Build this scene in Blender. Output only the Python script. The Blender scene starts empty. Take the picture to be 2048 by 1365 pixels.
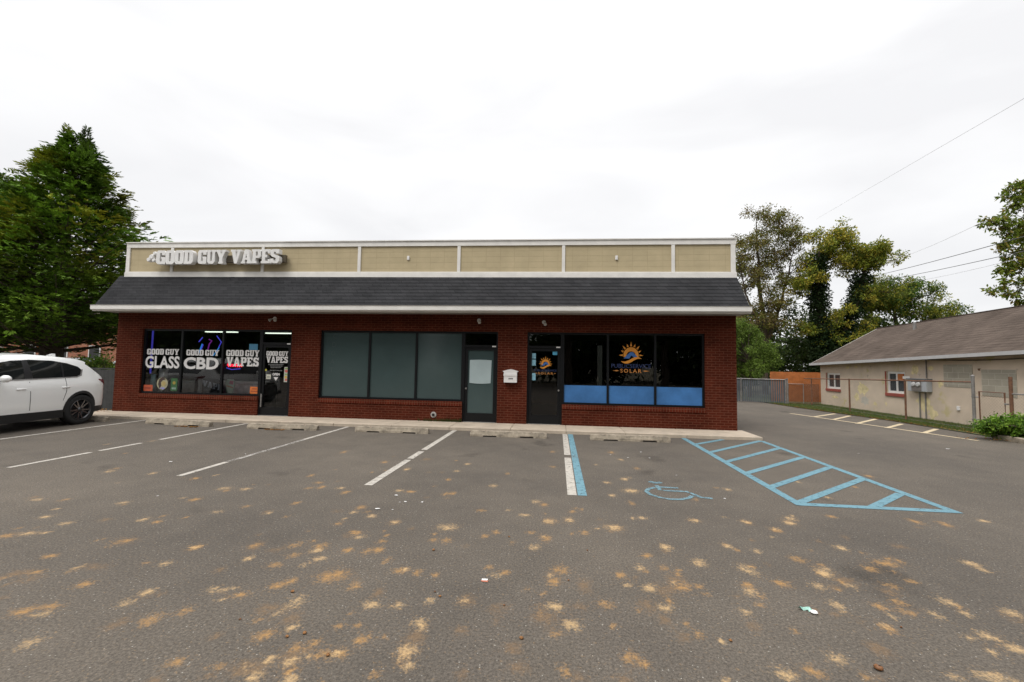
import bpy, bmesh, math, random
import numpy as np
from math import sin, cos, pi, radians as rad
from mathutils import Vector, Matrix
from mathutils.geometry import tessellate_polygon, delaunay_2d_cdt

SC = bpy.context.scene
COL = SC.collection
random.seed(7)
RNG = np.random.default_rng(7)

# ---------------------------------------------------------------- camera
cd = bpy.data.cameras.new('camera')
cam = bpy.data.objects.new('camera', cd)
COL.objects.link(cam)
SC.camera = cam
cd.sensor_width = 36
cd.lens = 14.992
cd.clip_end = 2000
cd.clip_start = 0.05
_p, _y, _r = rad(3.25493572), rad(-6.04677997), rad(0.99213461)
_f = Vector((sin(_y) * cos(_p), cos(_y) * cos(_p), sin(_p)))
_r0 = Vector((cos(_y), -sin(_y), 0))
_u0 = _r0.cross(_f)
_rt = _r0 * cos(_r) + _u0 * sin(_r)
_up = -_r0 * sin(_r) + _u0 * cos(_r)
M = Matrix((_rt, _up, -_f)).transposed().to_4x4()
M.translation = Vector((0, 0, 1.70))
cam.matrix_world = M

# ---------------------------------------------------------------- light
SUN_EL, SUN_ROT = rad(52), rad(220)
W = bpy.data.worlds.new('World')
SC.world = W
W.use_nodes = True
nt = W.node_tree
N = nt.nodes
L = nt.links
N.clear()
out = N.new('ShaderNodeOutputWorld')
bg = N.new('ShaderNodeBackground')
sky = N.new('ShaderNodeTexSky')
sky.sky_type = 'NISHITA'
sky.sun_disc = False
sky.sun_elevation = SUN_EL
sky.sun_rotation = SUN_ROT
tc = N.new('ShaderNodeTexCoord')
sep = N.new('ShaderNodeSeparateXYZ')
L.new(tc.outputs['Generated'], sep.inputs[0])
ramp = N.new('ShaderNodeValToRGB')          # overcast dome: brighter towards the zenith
ramp.color_ramp.elements[0].position = 0.0
ramp.color_ramp.elements[0].color = (7.9, 7.95, 8.0, 1)
ramp.color_ramp.elements[1].position = 1.0
ramp.color_ramp.elements[1].color = (26, 26.2, 26.6, 1)
e = ramp.color_ramp.elements.new(0.35)
e.color = (8.3, 8.3, 8.35, 1)
e = ramp.color_ramp.elements.new(0.72)
e.color = (8.6, 8.6, 8.65, 1)
L.new(sep.outputs['Z'], ramp.inputs[0])
mp = N.new('ShaderNodeMapping')
mp.inputs['Scale'].default_value = (1, 1, 3.2)
L.new(tc.outputs['Generated'], mp.inputs[0])
nz = N.new('ShaderNodeTexNoise')
nz.inputs['Scale'].default_value = 2.1
nz.inputs['Detail'].default_value = 7
nz.inputs['Roughness'].default_value = 0.45
nz.inputs['Distortion'].default_value = 0.4
L.new(mp.outputs[0], nz.inputs['Vector'])
cr = N.new('ShaderNodeValToRGB')
cr.color_ramp.elements[0].position = 0.36
cr.color_ramp.elements[0].color = (0.945, 0.945, 0.955, 1)
cr.color_ramp.elements[1].position = 0.62
cr.color_ramp.elements[1].color = (1.08, 1.08, 1.08, 1)
L.new(nz.outputs[0], cr.inputs[0])
mul = N.new('ShaderNodeMixRGB')
mul.blend_type = 'MULTIPLY'
mul.inputs[0].default_value = 1
L.new(ramp.outputs[0], mul.inputs[1])
L.new(cr.outputs[0], mul.inputs[2])
mix = N.new('ShaderNodeMixRGB')
mix.inputs[0].default_value = 0.97           # thick cloud over the clear sky
L.new(sky.outputs[0], mix.inputs[1])
L.new(mul.outputs[0], mix.inputs[2])
L.new(mix.outputs[0], bg.inputs[0])
bg.inputs[1].default_value = 0.10
L.new(bg.outputs[0], out.inputs[0])

sl = bpy.data.lights.new('sun', 'SUN')
sl.energy = 1.5
sl.angle = rad(24)
sl.color = (1, .96, .9)
sun = bpy.data.objects.new('sun', sl)
COL.objects.link(sun)
_az = SUN_ROT
_sd = Vector((sin(_az) * cos(SUN_EL), cos(_az) * cos(SUN_EL), sin(SUN_EL)))
sun.rotation_euler = _sd.to_track_quat('Z', 'Y').to_euler()

SC.view_settings.view_transform = 'Standard'
SC.view_settings.look = 'None'
SC.view_settings.exposure = 0.25
SC.view_settings.gamma = 1
SC.cycles.max_bounces = 6
SC.cycles.transparent_max_bounces = 16
SC.cycles.use_denoising = True

# ---------------------------------------------------------------- helpers
def tag(o, label=None, cat=None, group=None, kind=None):
    if label: o['label'] = label
    if cat: o['category'] = cat
    if group: o['group'] = group
    if kind: o['kind'] = kind
    return o

def thing(name, label, cat, loc=(0, 0, 0), rz=0, group=None):
    o = bpy.data.objects.new(name, None)
    o.empty_display_size = 0.2
    COL.objects.link(o)
    o.location = loc
    o.rotation_euler = (0, 0, rz)
    return tag(o, label, cat, group)

def wloc(o):
    v = Vector((0, 0, 0))
    while o:
        v += o.location
        o = o.parent
    return v

def mesh_obj(name, verts, faces, mat, parent=None, smooth=False, world=True, fattr=None):
    """links one mesh; vertices in world space unless world=False (then local to the parent)"""
    off = wloc(parent) if (parent and world) else Vector((0, 0, 0))
    V = np.asarray(verts, dtype=np.float64).reshape(-1, 3) - np.array(off)
    me = bpy.data.meshes.new(name)
    if isinstance(faces, np.ndarray):
        n, k = faces.shape
        me.vertices.add(len(V)); me.loops.add(n * k); me.polygons.add(n)
        me.vertices.foreach_set('co', V.ravel())
        me.loops.foreach_set('vertex_index', faces.ravel().astype(np.int32))
        me.polygons.foreach_set('loop_start', np.arange(0, n * k, k, dtype=np.int32))
        me.update(calc_edges=True)
    else:
        me.from_pydata(V.tolist(), [], [list(f) for f in faces])
    if fattr is not None:
        a = me.attributes.new('tint', 'FLOAT_COLOR', 'FACE')
        c = np.ones((len(me.polygons), 4)); c[:, :3] = fattr
        a.data.foreach_set('color', c.ravel())
    if smooth:
        me.polygons.foreach_set('use_smooth', [True] * len(me.polygons))
    me.materials.append(mat)
    me.validate()
    o = bpy.data.objects.new(name, me)
    COL.objects.link(o)
    if parent: o.parent = parent
    return o

class MB:
    def __init__(s): s.v = []; s.f = []
    def add(s, v, f):
        b = len(s.v); s.v += [tuple(p) for p in v]; s.f += [tuple(i + b for i in q) for q in f]; return s
    def box(s, x0, x1, y0, y1, z0, z1, bev=0):
        if bev:
            b = bev
            pts = []
            for z, i in ((z0, b), (z0 + b, 0), (z1 - b, 0), (z1, b)):
                ii = i
                pts += [(x0 + ii + (b if not i else 0), y0 + ii, z), (x1 - ii - (b if not i else 0), y0 + ii, z), (x1 - ii, y0 + ii + (b if not i else 0), z), (x1 - ii, y1 - ii - (b if not i else 0), z),
                        (x1 - ii - (b if not i else 0), y1 - ii, z), (x0 + ii + (b if not i else 0), y1 - ii, z), (x0 + ii, y1 - ii - (b if not i else 0), z), (x0 + ii, y0 + ii + (b if not i else 0), z)]
            f = [tuple(range(7, -1, -1)), tuple(range(24, 32))]
            for k in range(3):
                for j in range(8):
                    a = k * 8 + j; c = k * 8 + (j + 1) % 8
                    f.append((a, c, c + 8, a + 8))
            return s.add(pts, f)
        v = [(x, y, z) for z in (z0, z1) for y in (y0, y1) for x in (x0, x1)]
        return s.add(v, [(0, 2, 3, 1), (4, 5, 7, 6), (0, 1, 5, 4), (2, 6, 7, 3), (0, 4, 6, 2), (1, 3, 7, 5)])
    def tube(s, pts, r, n=6, cap=True):
        pts = [Vector(p) for p in pts]
        rr = r if isinstance(r, (list, tuple)) else [r] * len(pts)
        b = len(s.v)
        for i, p in enumerate(pts):
            d = (pts[min(i + 1, len(pts) - 1)] - pts[max(i - 1, 0)]).normalized()
            a = d.orthogonal().normalized() if abs(d.z) > .9 else d.cross(Vector((0, 0, 1))).normalized()
            c = d.cross(a)
            for k in range(n):
                t = 2 * pi * k / n
                s.v.append(tuple(p + (a * cos(t) + c * sin(t)) * rr[i]))
        for i in range(len(pts) - 1):
            for k in range(n):
                a0 = b + i * n + k; a1 = b + i * n + (k + 1) % n
                s.f.append((a0, a1, a1 + n, a0 + n))
        if cap:
            s.f.append(tuple(b + k for k in range(n - 1, -1, -1)))
            e = b + (len(pts) - 1) * n
            s.f.append(tuple(e + k for k in range(n)))
        return s
    def lathe(s, prof, c, axis='z', n=16):
        """prof: (radius, height) list"""
        b = len(s.v)
        for r, h in prof:
            for k in range(n):
                t = 2 * pi * k / n
                if axis == 'z': s.v.append((c[0] + r * cos(t), c[1] + r * sin(t), c[2] + h))
                elif axis == 'y': s.v.append((c[0] + r * cos(t), c[1] + h, c[2] + r * sin(t)))
                else: s.v.append((c[0] + h, c[1] + r * cos(t), c[2] + r * sin(t)))
        for i in range(len(prof) - 1):
            for k in range(n):
                a = b + i * n + k; d = b + i * n + (k + 1) % n
                s.f.append((a, d, d + n, a + n))
        return s
    def disc(s, c, r, axis='y', n=20):
        b = len(s.v)
        for k in range(n):
            t = 2 * pi * k / n
            s.v.append((c[0] + r * cos(t), c[1], c[2] + r * sin(t)) if axis == 'y' else (c[0] + r * cos(t), c[1] + r * sin(t), c[2]))
        s.f.append(tuple(b + k for k in range(n)))
        return s
    def poly(s, loops, place, depth=0.0):
        """filled outline with holes; place(u, v, d) -> point; depth > 0 extrudes"""
        tri = tessellate_polygon([[Vector((p[0], p[1], 0)) for p in lp] for lp in loops])
        flat = [p for lp in loops for p in lp]
        b = len(s.v)
        s.v += [tuple(place(p[0], p[1], 0)) for p in flat]
        s.f += [tuple(b + i for i in t) for t in tri]
        if depth:
            c = len(s.v)
            s.v += [tuple(place(p[0], p[1], depth)) for p in flat]
            k = 0
            for lp in loops:
                n = len(lp)
                for i in range(n):
                    j = (i + 1) % n
                    s.f.append((b + k + i, b + k + j, c + k + j, c + k + i))
                k += n
        return s
    def strip(s, pts, w, z):
        """flat painted strip along pts on the ground"""
        P = [Vector((p[0], p[1])) for p in pts]
        b = len(s.v)
        for i, p in enumerate(P):
            d = (P[min(i + 1, len(P) - 1)] - P[max(i - 1, 0)]).normalized()
            nrm = Vector((-d.y, d.x)) * (w / 2)
            s.v += [(p.x + nrm.x, p.y + nrm.y, z), (p.x - nrm.x, p.y - nrm.y, z)]
        for i in range(len(P) - 1):
            a = b + 2 * i
            s.f.append((a, a + 1, a + 3, a + 2))
        return s
    def build(s, name, mat, parent=None, smooth=False, world=True):
        return mesh_obj(name, s.v, s.f, mat, parent, smooth, world)

def dup(root, loc, rz=None, label=None):
    def cp(o, par):
        c = o.copy(); COL.objects.link(c)
        if par: c.parent = par
        for ch in o.children: cp(ch, c)
        return c
    r = cp(root, None)
    r.location = loc
    if rz is not None: r.rotation_euler = (0, 0, rz)
    if label: r['label'] = label
    return r

# ---------------------------------------------------------------- materials
def nodes(m):
    m.use_nodes = True
    return m.node_tree.nodes, m.node_tree.links, m.node_tree.nodes['Principled BSDF']

def mat(name, col, rough=.6, amt=.0, scale=6, bump=0, bscale=60, metal=0, coat=0, spec=.5, emit=None, estr=0):
    m = bpy.data.materials.new(name)
    n, l, p = nodes(m)
    p.inputs['Base Color'].default_value = (*col, 1)
    p.inputs['Roughness'].default_value = rough
    p.inputs['Metallic'].default_value = metal
    p.inputs['Coat Weight'].default_value = coat
    p.inputs['Specular IOR Level'].default_value = spec
    if emit:
        p.inputs['Emission Color'].default_value = (*emit, 1)
        p.inputs['Emission Strength'].default_value = estr
    t = n.new('ShaderNodeTexCoord')
    if amt:
        z = n.new('ShaderNodeTexNoise'); z.inputs['Scale'].default_value = scale; z.inputs['Detail'].default_value = 6
        z.inputs['Roughness'].default_value = .65
        l.new(t.outputs['Object'], z.inputs['Vector'])
        r = n.new('ShaderNodeValToRGB')
        r.color_ramp.elements[0].position = .3; r.color_ramp.elements[1].position = .7
        r.color_ramp.elements[0].color = (*[c * (1 - amt) for c in col], 1)
        r.color_ramp.elements[1].color = (*[min(1, c * (1 + amt)) for c in col], 1)
        l.new(z.outputs[0], r.inputs[0]); l.new(r.outputs[0], p.inputs['Base Color'])
    if bump:
        z = n.new('ShaderNodeTexNoise'); z.inputs['Scale'].default_value = bscale; z.inputs['Detail'].default_value = 3
        l.new(t.outputs['Object'], z.inputs['Vector'])
        b = n.new('ShaderNodeBump'); b.inputs['Strength'].default_value = bump; b.inputs['Distance'].default_value = .01
        l.new(z.outputs[0], b.inputs['Height']); l.new(b.outputs[0], p.inputs['Normal'])
    return m

def brick_mat(name, c1, c2, mortar, bw=.203, bh=.0677, msize=.010, side=False, flat=False, rough=.85, vary=.35, off=.5, bumpd=.006):
    """courses run along x (or y) and stack up z; flat=True lays them on a sloped or ground plane"""
    m = bpy.data.materials.new(name)
    n, l, p = nodes(m)
    p.inputs['Roughness'].default_value = rough; p.inputs['Specular IOR Level'].default_value = .05
    t = n.new('ShaderNodeTexCoord'); s = n.new('ShaderNodeSeparateXYZ'); c = n.new('ShaderNodeCombineXYZ')
    l.new(t.outputs['Object'], s.inputs[0])
    a = n.new('ShaderNodeMath'); a.operation = 'ADD'
    l.new(s.outputs['X'], a.inputs[0]); l.new(s.outputs['Y'], a.inputs[1])
    l.new(a.outputs[0], c.inputs[0]); l.new(s.outputs['Z'], c.inputs[1])
    b = n.new('ShaderNodeTexBrick')
    b.inputs['Scale'].default_value = 1
    b.inputs['Brick Width'].default_value = bw; b.inputs['Row Height'].default_value = bh
    b.inputs['Mortar Size'].default_value = msize; b.inputs['Mortar Smooth'].default_value = .3
    b.inputs['Color1'].default_value = (*c1, 1); b.inputs['Color2'].default_value = (*c2, 1); b.inputs['Mortar'].default_value = (*mortar, 1)
    b.offset = off
    l.new(c.outputs[0], b.inputs['Vector'])
    z = n.new('ShaderNodeTexNoise'); z.inputs['Scale'].default_value = 1.3; z.inputs['Detail'].default_value = 8; z.inputs['Roughness'].default_value = .7
    l.new(t.outputs['Object'], z.inputs['Vector'])
    r = n.new('ShaderNodeMapRange'); r.inputs['From Min'].default_value = .3; r.inputs['From Max'].default_value = .7
    r.inputs['To Min'].default_value = 1 - vary; r.inputs['To Max'].default_value = 1 + vary
    l.new(z.outputs[0], r.inputs['Value'])
    mx = n.new('ShaderNodeVectorMath'); mx.operation = 'SCALE'
    l.new(b.outputs['Color'], mx.inputs[0]); l.new(r.outputs[0], mx.inputs['Scale'])
    l.new(mx.outputs[0], p.inputs['Base Color'])
    bp = n.new('ShaderNodeBump'); bp.invert = True; bp.inputs['Distance'].default_value = bumpd
    l.new(b.outputs['Fac'], bp.inputs['Height']); l.new(bp.outputs[0], p.inputs['Normal'])
    return m

def leaf_mat(name, trans=.35):
    m = bpy.data.materials.new(name)
    n, l, p = nodes(m)
    a = n.new('ShaderNodeAttribute'); a.attribute_name = 'tint'
    l.new(a.outputs['Color'], p.inputs['Base Color'])
    p.inputs['Roughness'].default_value = .55
    p.inputs['Specular IOR Level'].default_value = .15
    t = n.new('ShaderNodeBsdfTranslucent'); l.new(a.outputs['Color'], t.inputs['Color'])
    x = n.new('ShaderNodeMixShader'); x.inputs[0].default_value = trans
    l.new(p.outputs[0], x.inputs[1]); l.new(t.outputs[0], x.inputs[2])
    l.new(x.outputs[0], n['Material Output'].inputs['Surface'])
    return m

def glass_mat(name, tint, refl=1.0, rough=0.0):
    """thin window pane: see-through with a mirror reflection that grows at grazing angles"""
    m = bpy.data.materials.new(name)
    n, l, p = nodes(m)
    t = n.new('ShaderNodeBsdfTransparent'); t.inputs[0].default_value = (*tint, 1)
    g = n.new('ShaderNodeBsdfGlossy'); g.inputs['Roughness'].default_value = rough
    f = n.new('ShaderNodeFresnel'); f.inputs[0].default_value = 1.5
    k = n.new('ShaderNodeMath'); k.operation = 'MULTIPLY'; k.inputs[1].default_value = 1.6 * refl; k.use_clamp = True
    l.new(f.outputs[0], k.inputs[0])
    x = n.new('ShaderNodeMixShader')
    l.new(k.outputs[0], x.inputs[0]); l.new(t.outputs[0], x.inputs[1]); l.new(g.outputs[0], x.inputs[2])
    l.new(x.outputs[0], n['Material Output'].inputs['Surface'])
    return m

def paint_mat(name, col, wear=.5, scale=9):
    """worn road paint: noise opens holes down to the asphalt"""
    m = bpy.data.materials.new(name)
    n, l, p = nodes(m)
    p.inputs['Roughness'].default_value = .8
    t = n.new('ShaderNodeTexCoord')
    z = n.new('ShaderNodeTexNoise'); z.inputs['Scale'].default_value = scale; z.inputs['Detail'].default_value = 12; z.inputs['Roughness'].default_value = .85
    l.new(t.outputs['Object'], z.inputs['Vector'])
    r = n.new('ShaderNodeValToRGB')
    r.color_ramp.elements[0].position = wear - .1; r.color_ramp.elements[1].position = wear + .04
    l.new(z.outputs[0], r.inputs[0])
    c = n.new('ShaderNodeValToRGB')
    c.color_ramp.elements[0].color = (*[v * .68 for v in col], 1); c.color_ramp.elements[1].color = (*col, 1)
    z2 = n.new('ShaderNodeTexNoise'); z2.inputs['Scale'].default_value = 2.2; z2.inputs['Detail'].default_value = 4
    l.new(t.outputs['Object'], z2.inputs['Vector']); l.new(z2.outputs[0], c.inputs[0]); l.new(c.outputs[0], p.inputs['Base Color'])
    tr = n.new('ShaderNodeBsdfTransparent')
    x = n.new('ShaderNodeMixShader')
    l.new(r.outputs[0], x.inputs[0]); l.new(tr.outputs[0], x.inputs[1]); l.new(p.outputs[0], x.inputs[2])
    l.new(x.outputs[0], n['Material Output'].inputs['Surface'])
    return m

def asphalt_mat():
    m = bpy.data.materials.new('asphalt')
    n, l, p = nodes(m)
    t = n.new('ShaderNodeTexCoord')
    def noise(s, d=4, r=.6, dist=0):
        z = n.new('ShaderNodeTexNoise'); z.inputs['Scale'].default_value = s; z.inputs['Detail'].default_value = d
        z.inputs['Roughness'].default_value = r; z.inputs['Distortion'].default_value = dist
        l.new(t.outputs['Object'], z.inputs['Vector']); return z
    def rampn(src, p0, c0, p1, c1):
        r = n.new('ShaderNodeValToRGB'); r.color_ramp.elements[0].position = p0; r.color_ramp.elements[1].position = p1
        r.color_ramp.elements[0].color = (*c0, 1); r.color_ramp.elements[1].color = (*c1, 1)
        l.new(src, r.inputs[0]); return r
    def mixc(kind, fac, a, b):
        x = n.new('ShaderNodeMixRGB'); x.blend_type = kind
        if isinstance(fac, float): x.inputs[0].default_value = fac
        else: l.new(fac, x.inputs[0])
        l.new(a, x.inputs[1])
        if isinstance(b, tuple): x.inputs[2].default_value = (*b, 1)
        else: l.new(b, x.inputs[2])
        return x.outputs[0]
    fine = rampn(noise(55, 6, .8).outputs[0], .36, (.062, .053, .043), .66, (.174, .149, .122))
    big = rampn(noise(.35, 6, .62).outputs[0], .33, (.76, .77, .79), .68, (1.13, 1.12, 1.10))
    c = mixc('MULTIPLY', 1.0, fine.outputs[0], big.outputs[0])
    mid = rampn(noise(2.2, 8, .7).outputs[0], .3, (.9, .9, .9), .7, (1.08, 1.08, 1.08))
    c = mixc('MULTIPLY', 1.0, c, mid.outputs[0])
    # light aggregate showing through
    v = n.new('ShaderNodeTexVoronoi'); v.inputs['Scale'].default_value = 34; v.inputs['Randomness'].default_value = 1
    l.new(t.outputs['Object'], v.inputs['Vector'])
    vr = rampn(v.outputs['Distance'], .10, (1, 1, 1), .17, (0, 0, 0))
    sp = n.new('ShaderNodeSeparateXYZ'); l.new(v.outputs['Color'], sp.inputs[0])
    g = n.new('ShaderNodeMath'); g.operation = 'GREATER_THAN'; g.inputs[1].default_value = .72
    l.new(sp.outputs[0], g.inputs[0])
    k = n.new('ShaderNodeMath'); k.operation = 'MULTIPLY'; l.new(vr.outputs[0], k.inputs[0]); l.new(g.outputs[0], k.inputs[1])
    c = mixc('MIX', k.outputs[0], c, (.33, .31, .27))
    # old oil drips and tyre dirt
    oil = rampn(noise(.9, 3, .5).outputs[0], .26, (.6, .6, .6), .36, (1, 1, 1))
    c = mixc('MULTIPLY', 1.0, c, oil.outputs[0])
    # crushed nut stains kept as surface attributes
    a = n.new('ShaderNodeAttribute'); a.attribute_name = 'stain'
    s2 = n.new('ShaderNodeSeparateColor'); l.new(a.outputs['Color'], s2.inputs[0])
    ns = noise(38, 5, .8)
    e1 = n.new('ShaderNodeMapRange'); e1.inputs['From Min'].default_value = .35; e1.inputs['From Max'].default_value = .65
    e1.inputs['To Min'].default_value = -.42; e1.inputs['To Max'].default_value = .42
    l.new(ns.outputs[0], e1.inputs['Value'])
    ns2 = noise(11, 4, .7)
    e2 = n.new('ShaderNodeMapRange'); e2.inputs['From Min'].default_value = .3; e2.inputs['From Max'].default_value = .7
    e2.inputs['To Min'].default_value = .25; e2.inputs['To Max'].default_value = 1.35
    l.new(ns2.outputs[0], e2.inputs['Value'])
    def stain(ch, c, col, hi):
        ad = n.new('ShaderNodeMath'); ad.operation = 'ADD'
        mm = n.new('ShaderNodeMath'); mm.operation = 'MULTIPLY'
        l.new(s2.outputs[ch], mm.inputs[0]); l.new(e2.outputs[0], mm.inputs[1])
        l.new(mm.outputs[0], ad.inputs[0]); l.new(e1.outputs[0], ad.inputs[1])
        q = n.new('ShaderNodeMapRange'); q.inputs['From Min'].default_value = .25; q.inputs['From Max'].default_value = 1.15
        q.inputs['To Min'].default_value = 0; q.inputs['To Max'].default_value = hi
        l.new(ad.outputs[0], q.inputs['Value'])
        return mixc('MIX', q.outputs[0], c, col)
    c = stain(2, c, (.20, .125, .065), .55)
    c = stain(0, c, (.40, .225, .08), .75)
    c = stain(1, c, (.52, .355, .18), .78)
    gr = rampn(noise(75, 5, .85).outputs[0], .38, (.72, .72, .72), .62, (1.2, 1.2, 1.2))
    c = mixc('MULTIPLY', 1.0, c, gr.outputs[0])
    l.new(c, p.inputs['Base Color'])
    p.inputs['Roughness'].default_value = .9
    p.inputs['Specular IOR Level'].default_value = .3
    b = n.new('ShaderNodeBump'); b.inputs['Strength'].default_value = .5; b.inputs['Distance'].default_value = .004
    l.new(noise(90, 3, .7).outputs[0], b.inputs['Height']); l.new(b.outputs[0], p.inputs['Normal'])
    return m

def grass_mat():
    return mat('grass_ground', (.075, .09, .03), .95, .45, 7, .6, 40)

MT = dict(
    brick=brick_mat('red_brick', (.086, .0175, .0090), (.064, .0135, .0072), (.125, .044, .026), vary=.3),
    rowlock=brick_mat('rowlock_brick', (.11, .020, .010), (.08, .015, .008), (.13, .05, .03), bw=.075, bh=.30, off=0),
    soffit=mat('soffit', (.30, .275, .25), .7, .1),
    trim=mat('white_trim', (.74, .72, .68), .5, .10, 2.5),
    siding=brick_mat('tan_siding', (.48, .40, .255), (.46, .385, .245), (.42, .345, .215), bw=.41, bh=.16, msize=.004, off=0, vary=.1, bumpd=.003, rough=.8),
    shingle=brick_mat('dark_shingle', (.047, .047, .050), (.036, .0365, .039), (.029, .029, .031), bw=.26, bh=.105, msize=.005, vary=.22, rough=.92, bumpd=.01),
    brownshingle=brick_mat('brown_shingle', (.112, .088, .073), (.100, .078, .065), (.088, .069, .057), bw=.28, bh=.10, msize=.007, vary=.3, rough=.95, bumpd=.01),
    frame=mat('black_frame', (.006, .0065, .0075), .45, .1, 5, spec=.25),
    glass=glass_mat('window_glass', (.80, .84, .84), 1.35),
    film=mat('frosted_film', (.052, .078, .078), .12, .10, .8, spec=.5),
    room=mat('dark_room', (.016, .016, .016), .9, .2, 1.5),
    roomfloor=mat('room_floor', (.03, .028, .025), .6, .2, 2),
    concrete=mat('concrete', (.46, .385, .30), .9, .18, 3.5, .4, 50),
    curb=mat('weathered_concrete', (.30, .255, .195), .95, .5, 7, .9, 35),
    black=mat('black_paint', (.01, .01, .011), .4),
    white=mat('white_plastic', (.74, .73, .71), .45, .06, 4),
    decal=mat('white_vinyl', (.70, .69, .68), .6, .05, 3),
    fixture=mat('fluorescent_tube', (.9, .95, .85), .5, emit=(.92, 1, .86), estr=1.3),
    rust=mat('rusty_steel', (.17, .085, .05), .8, .45, 9, metal=.2),
    steel=mat('galvanised_steel', (.26, .25, .24), .55, .3, 8, metal=.5),
    stucco=None, bark=mat('bark', (.075, .055, .04), .95, .35, 5, .8, 25),
    leaf=leaf_mat('foliage'), spray=leaf_mat('evergreen_foliage', .12),
    wood=mat('orange_wood_fence', (.42, .135, .035), .8, .25, 4),
    ground=mat('dirt_ground', (.10, .085, .05), .95, .3, 2),
    redtrim=mat('red_sill', (.30, .06, .04), .7, .2, 5),
    carglass=mat('tinted_glass', (.010, .012, .012), .04, spec=.6),
    tyre=mat('rubber', (.014, .014, .014), .85, .2, 20),
    rim=mat('dark_alloy', (.10, .10, .105), .3, metal=.8),
    rimlight=mat('machined_alloy', (.20, .20, .21), .25, metal=.9),
    cladding=mat('grey_cladding', (.018, .018, .019), .6),
    amber=mat('tail_lens', (.16, .008, .01), .15, coat=1),
    headlens=mat('clear_lens', (.5, .52, .55), .1, coat=1),
)

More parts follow.
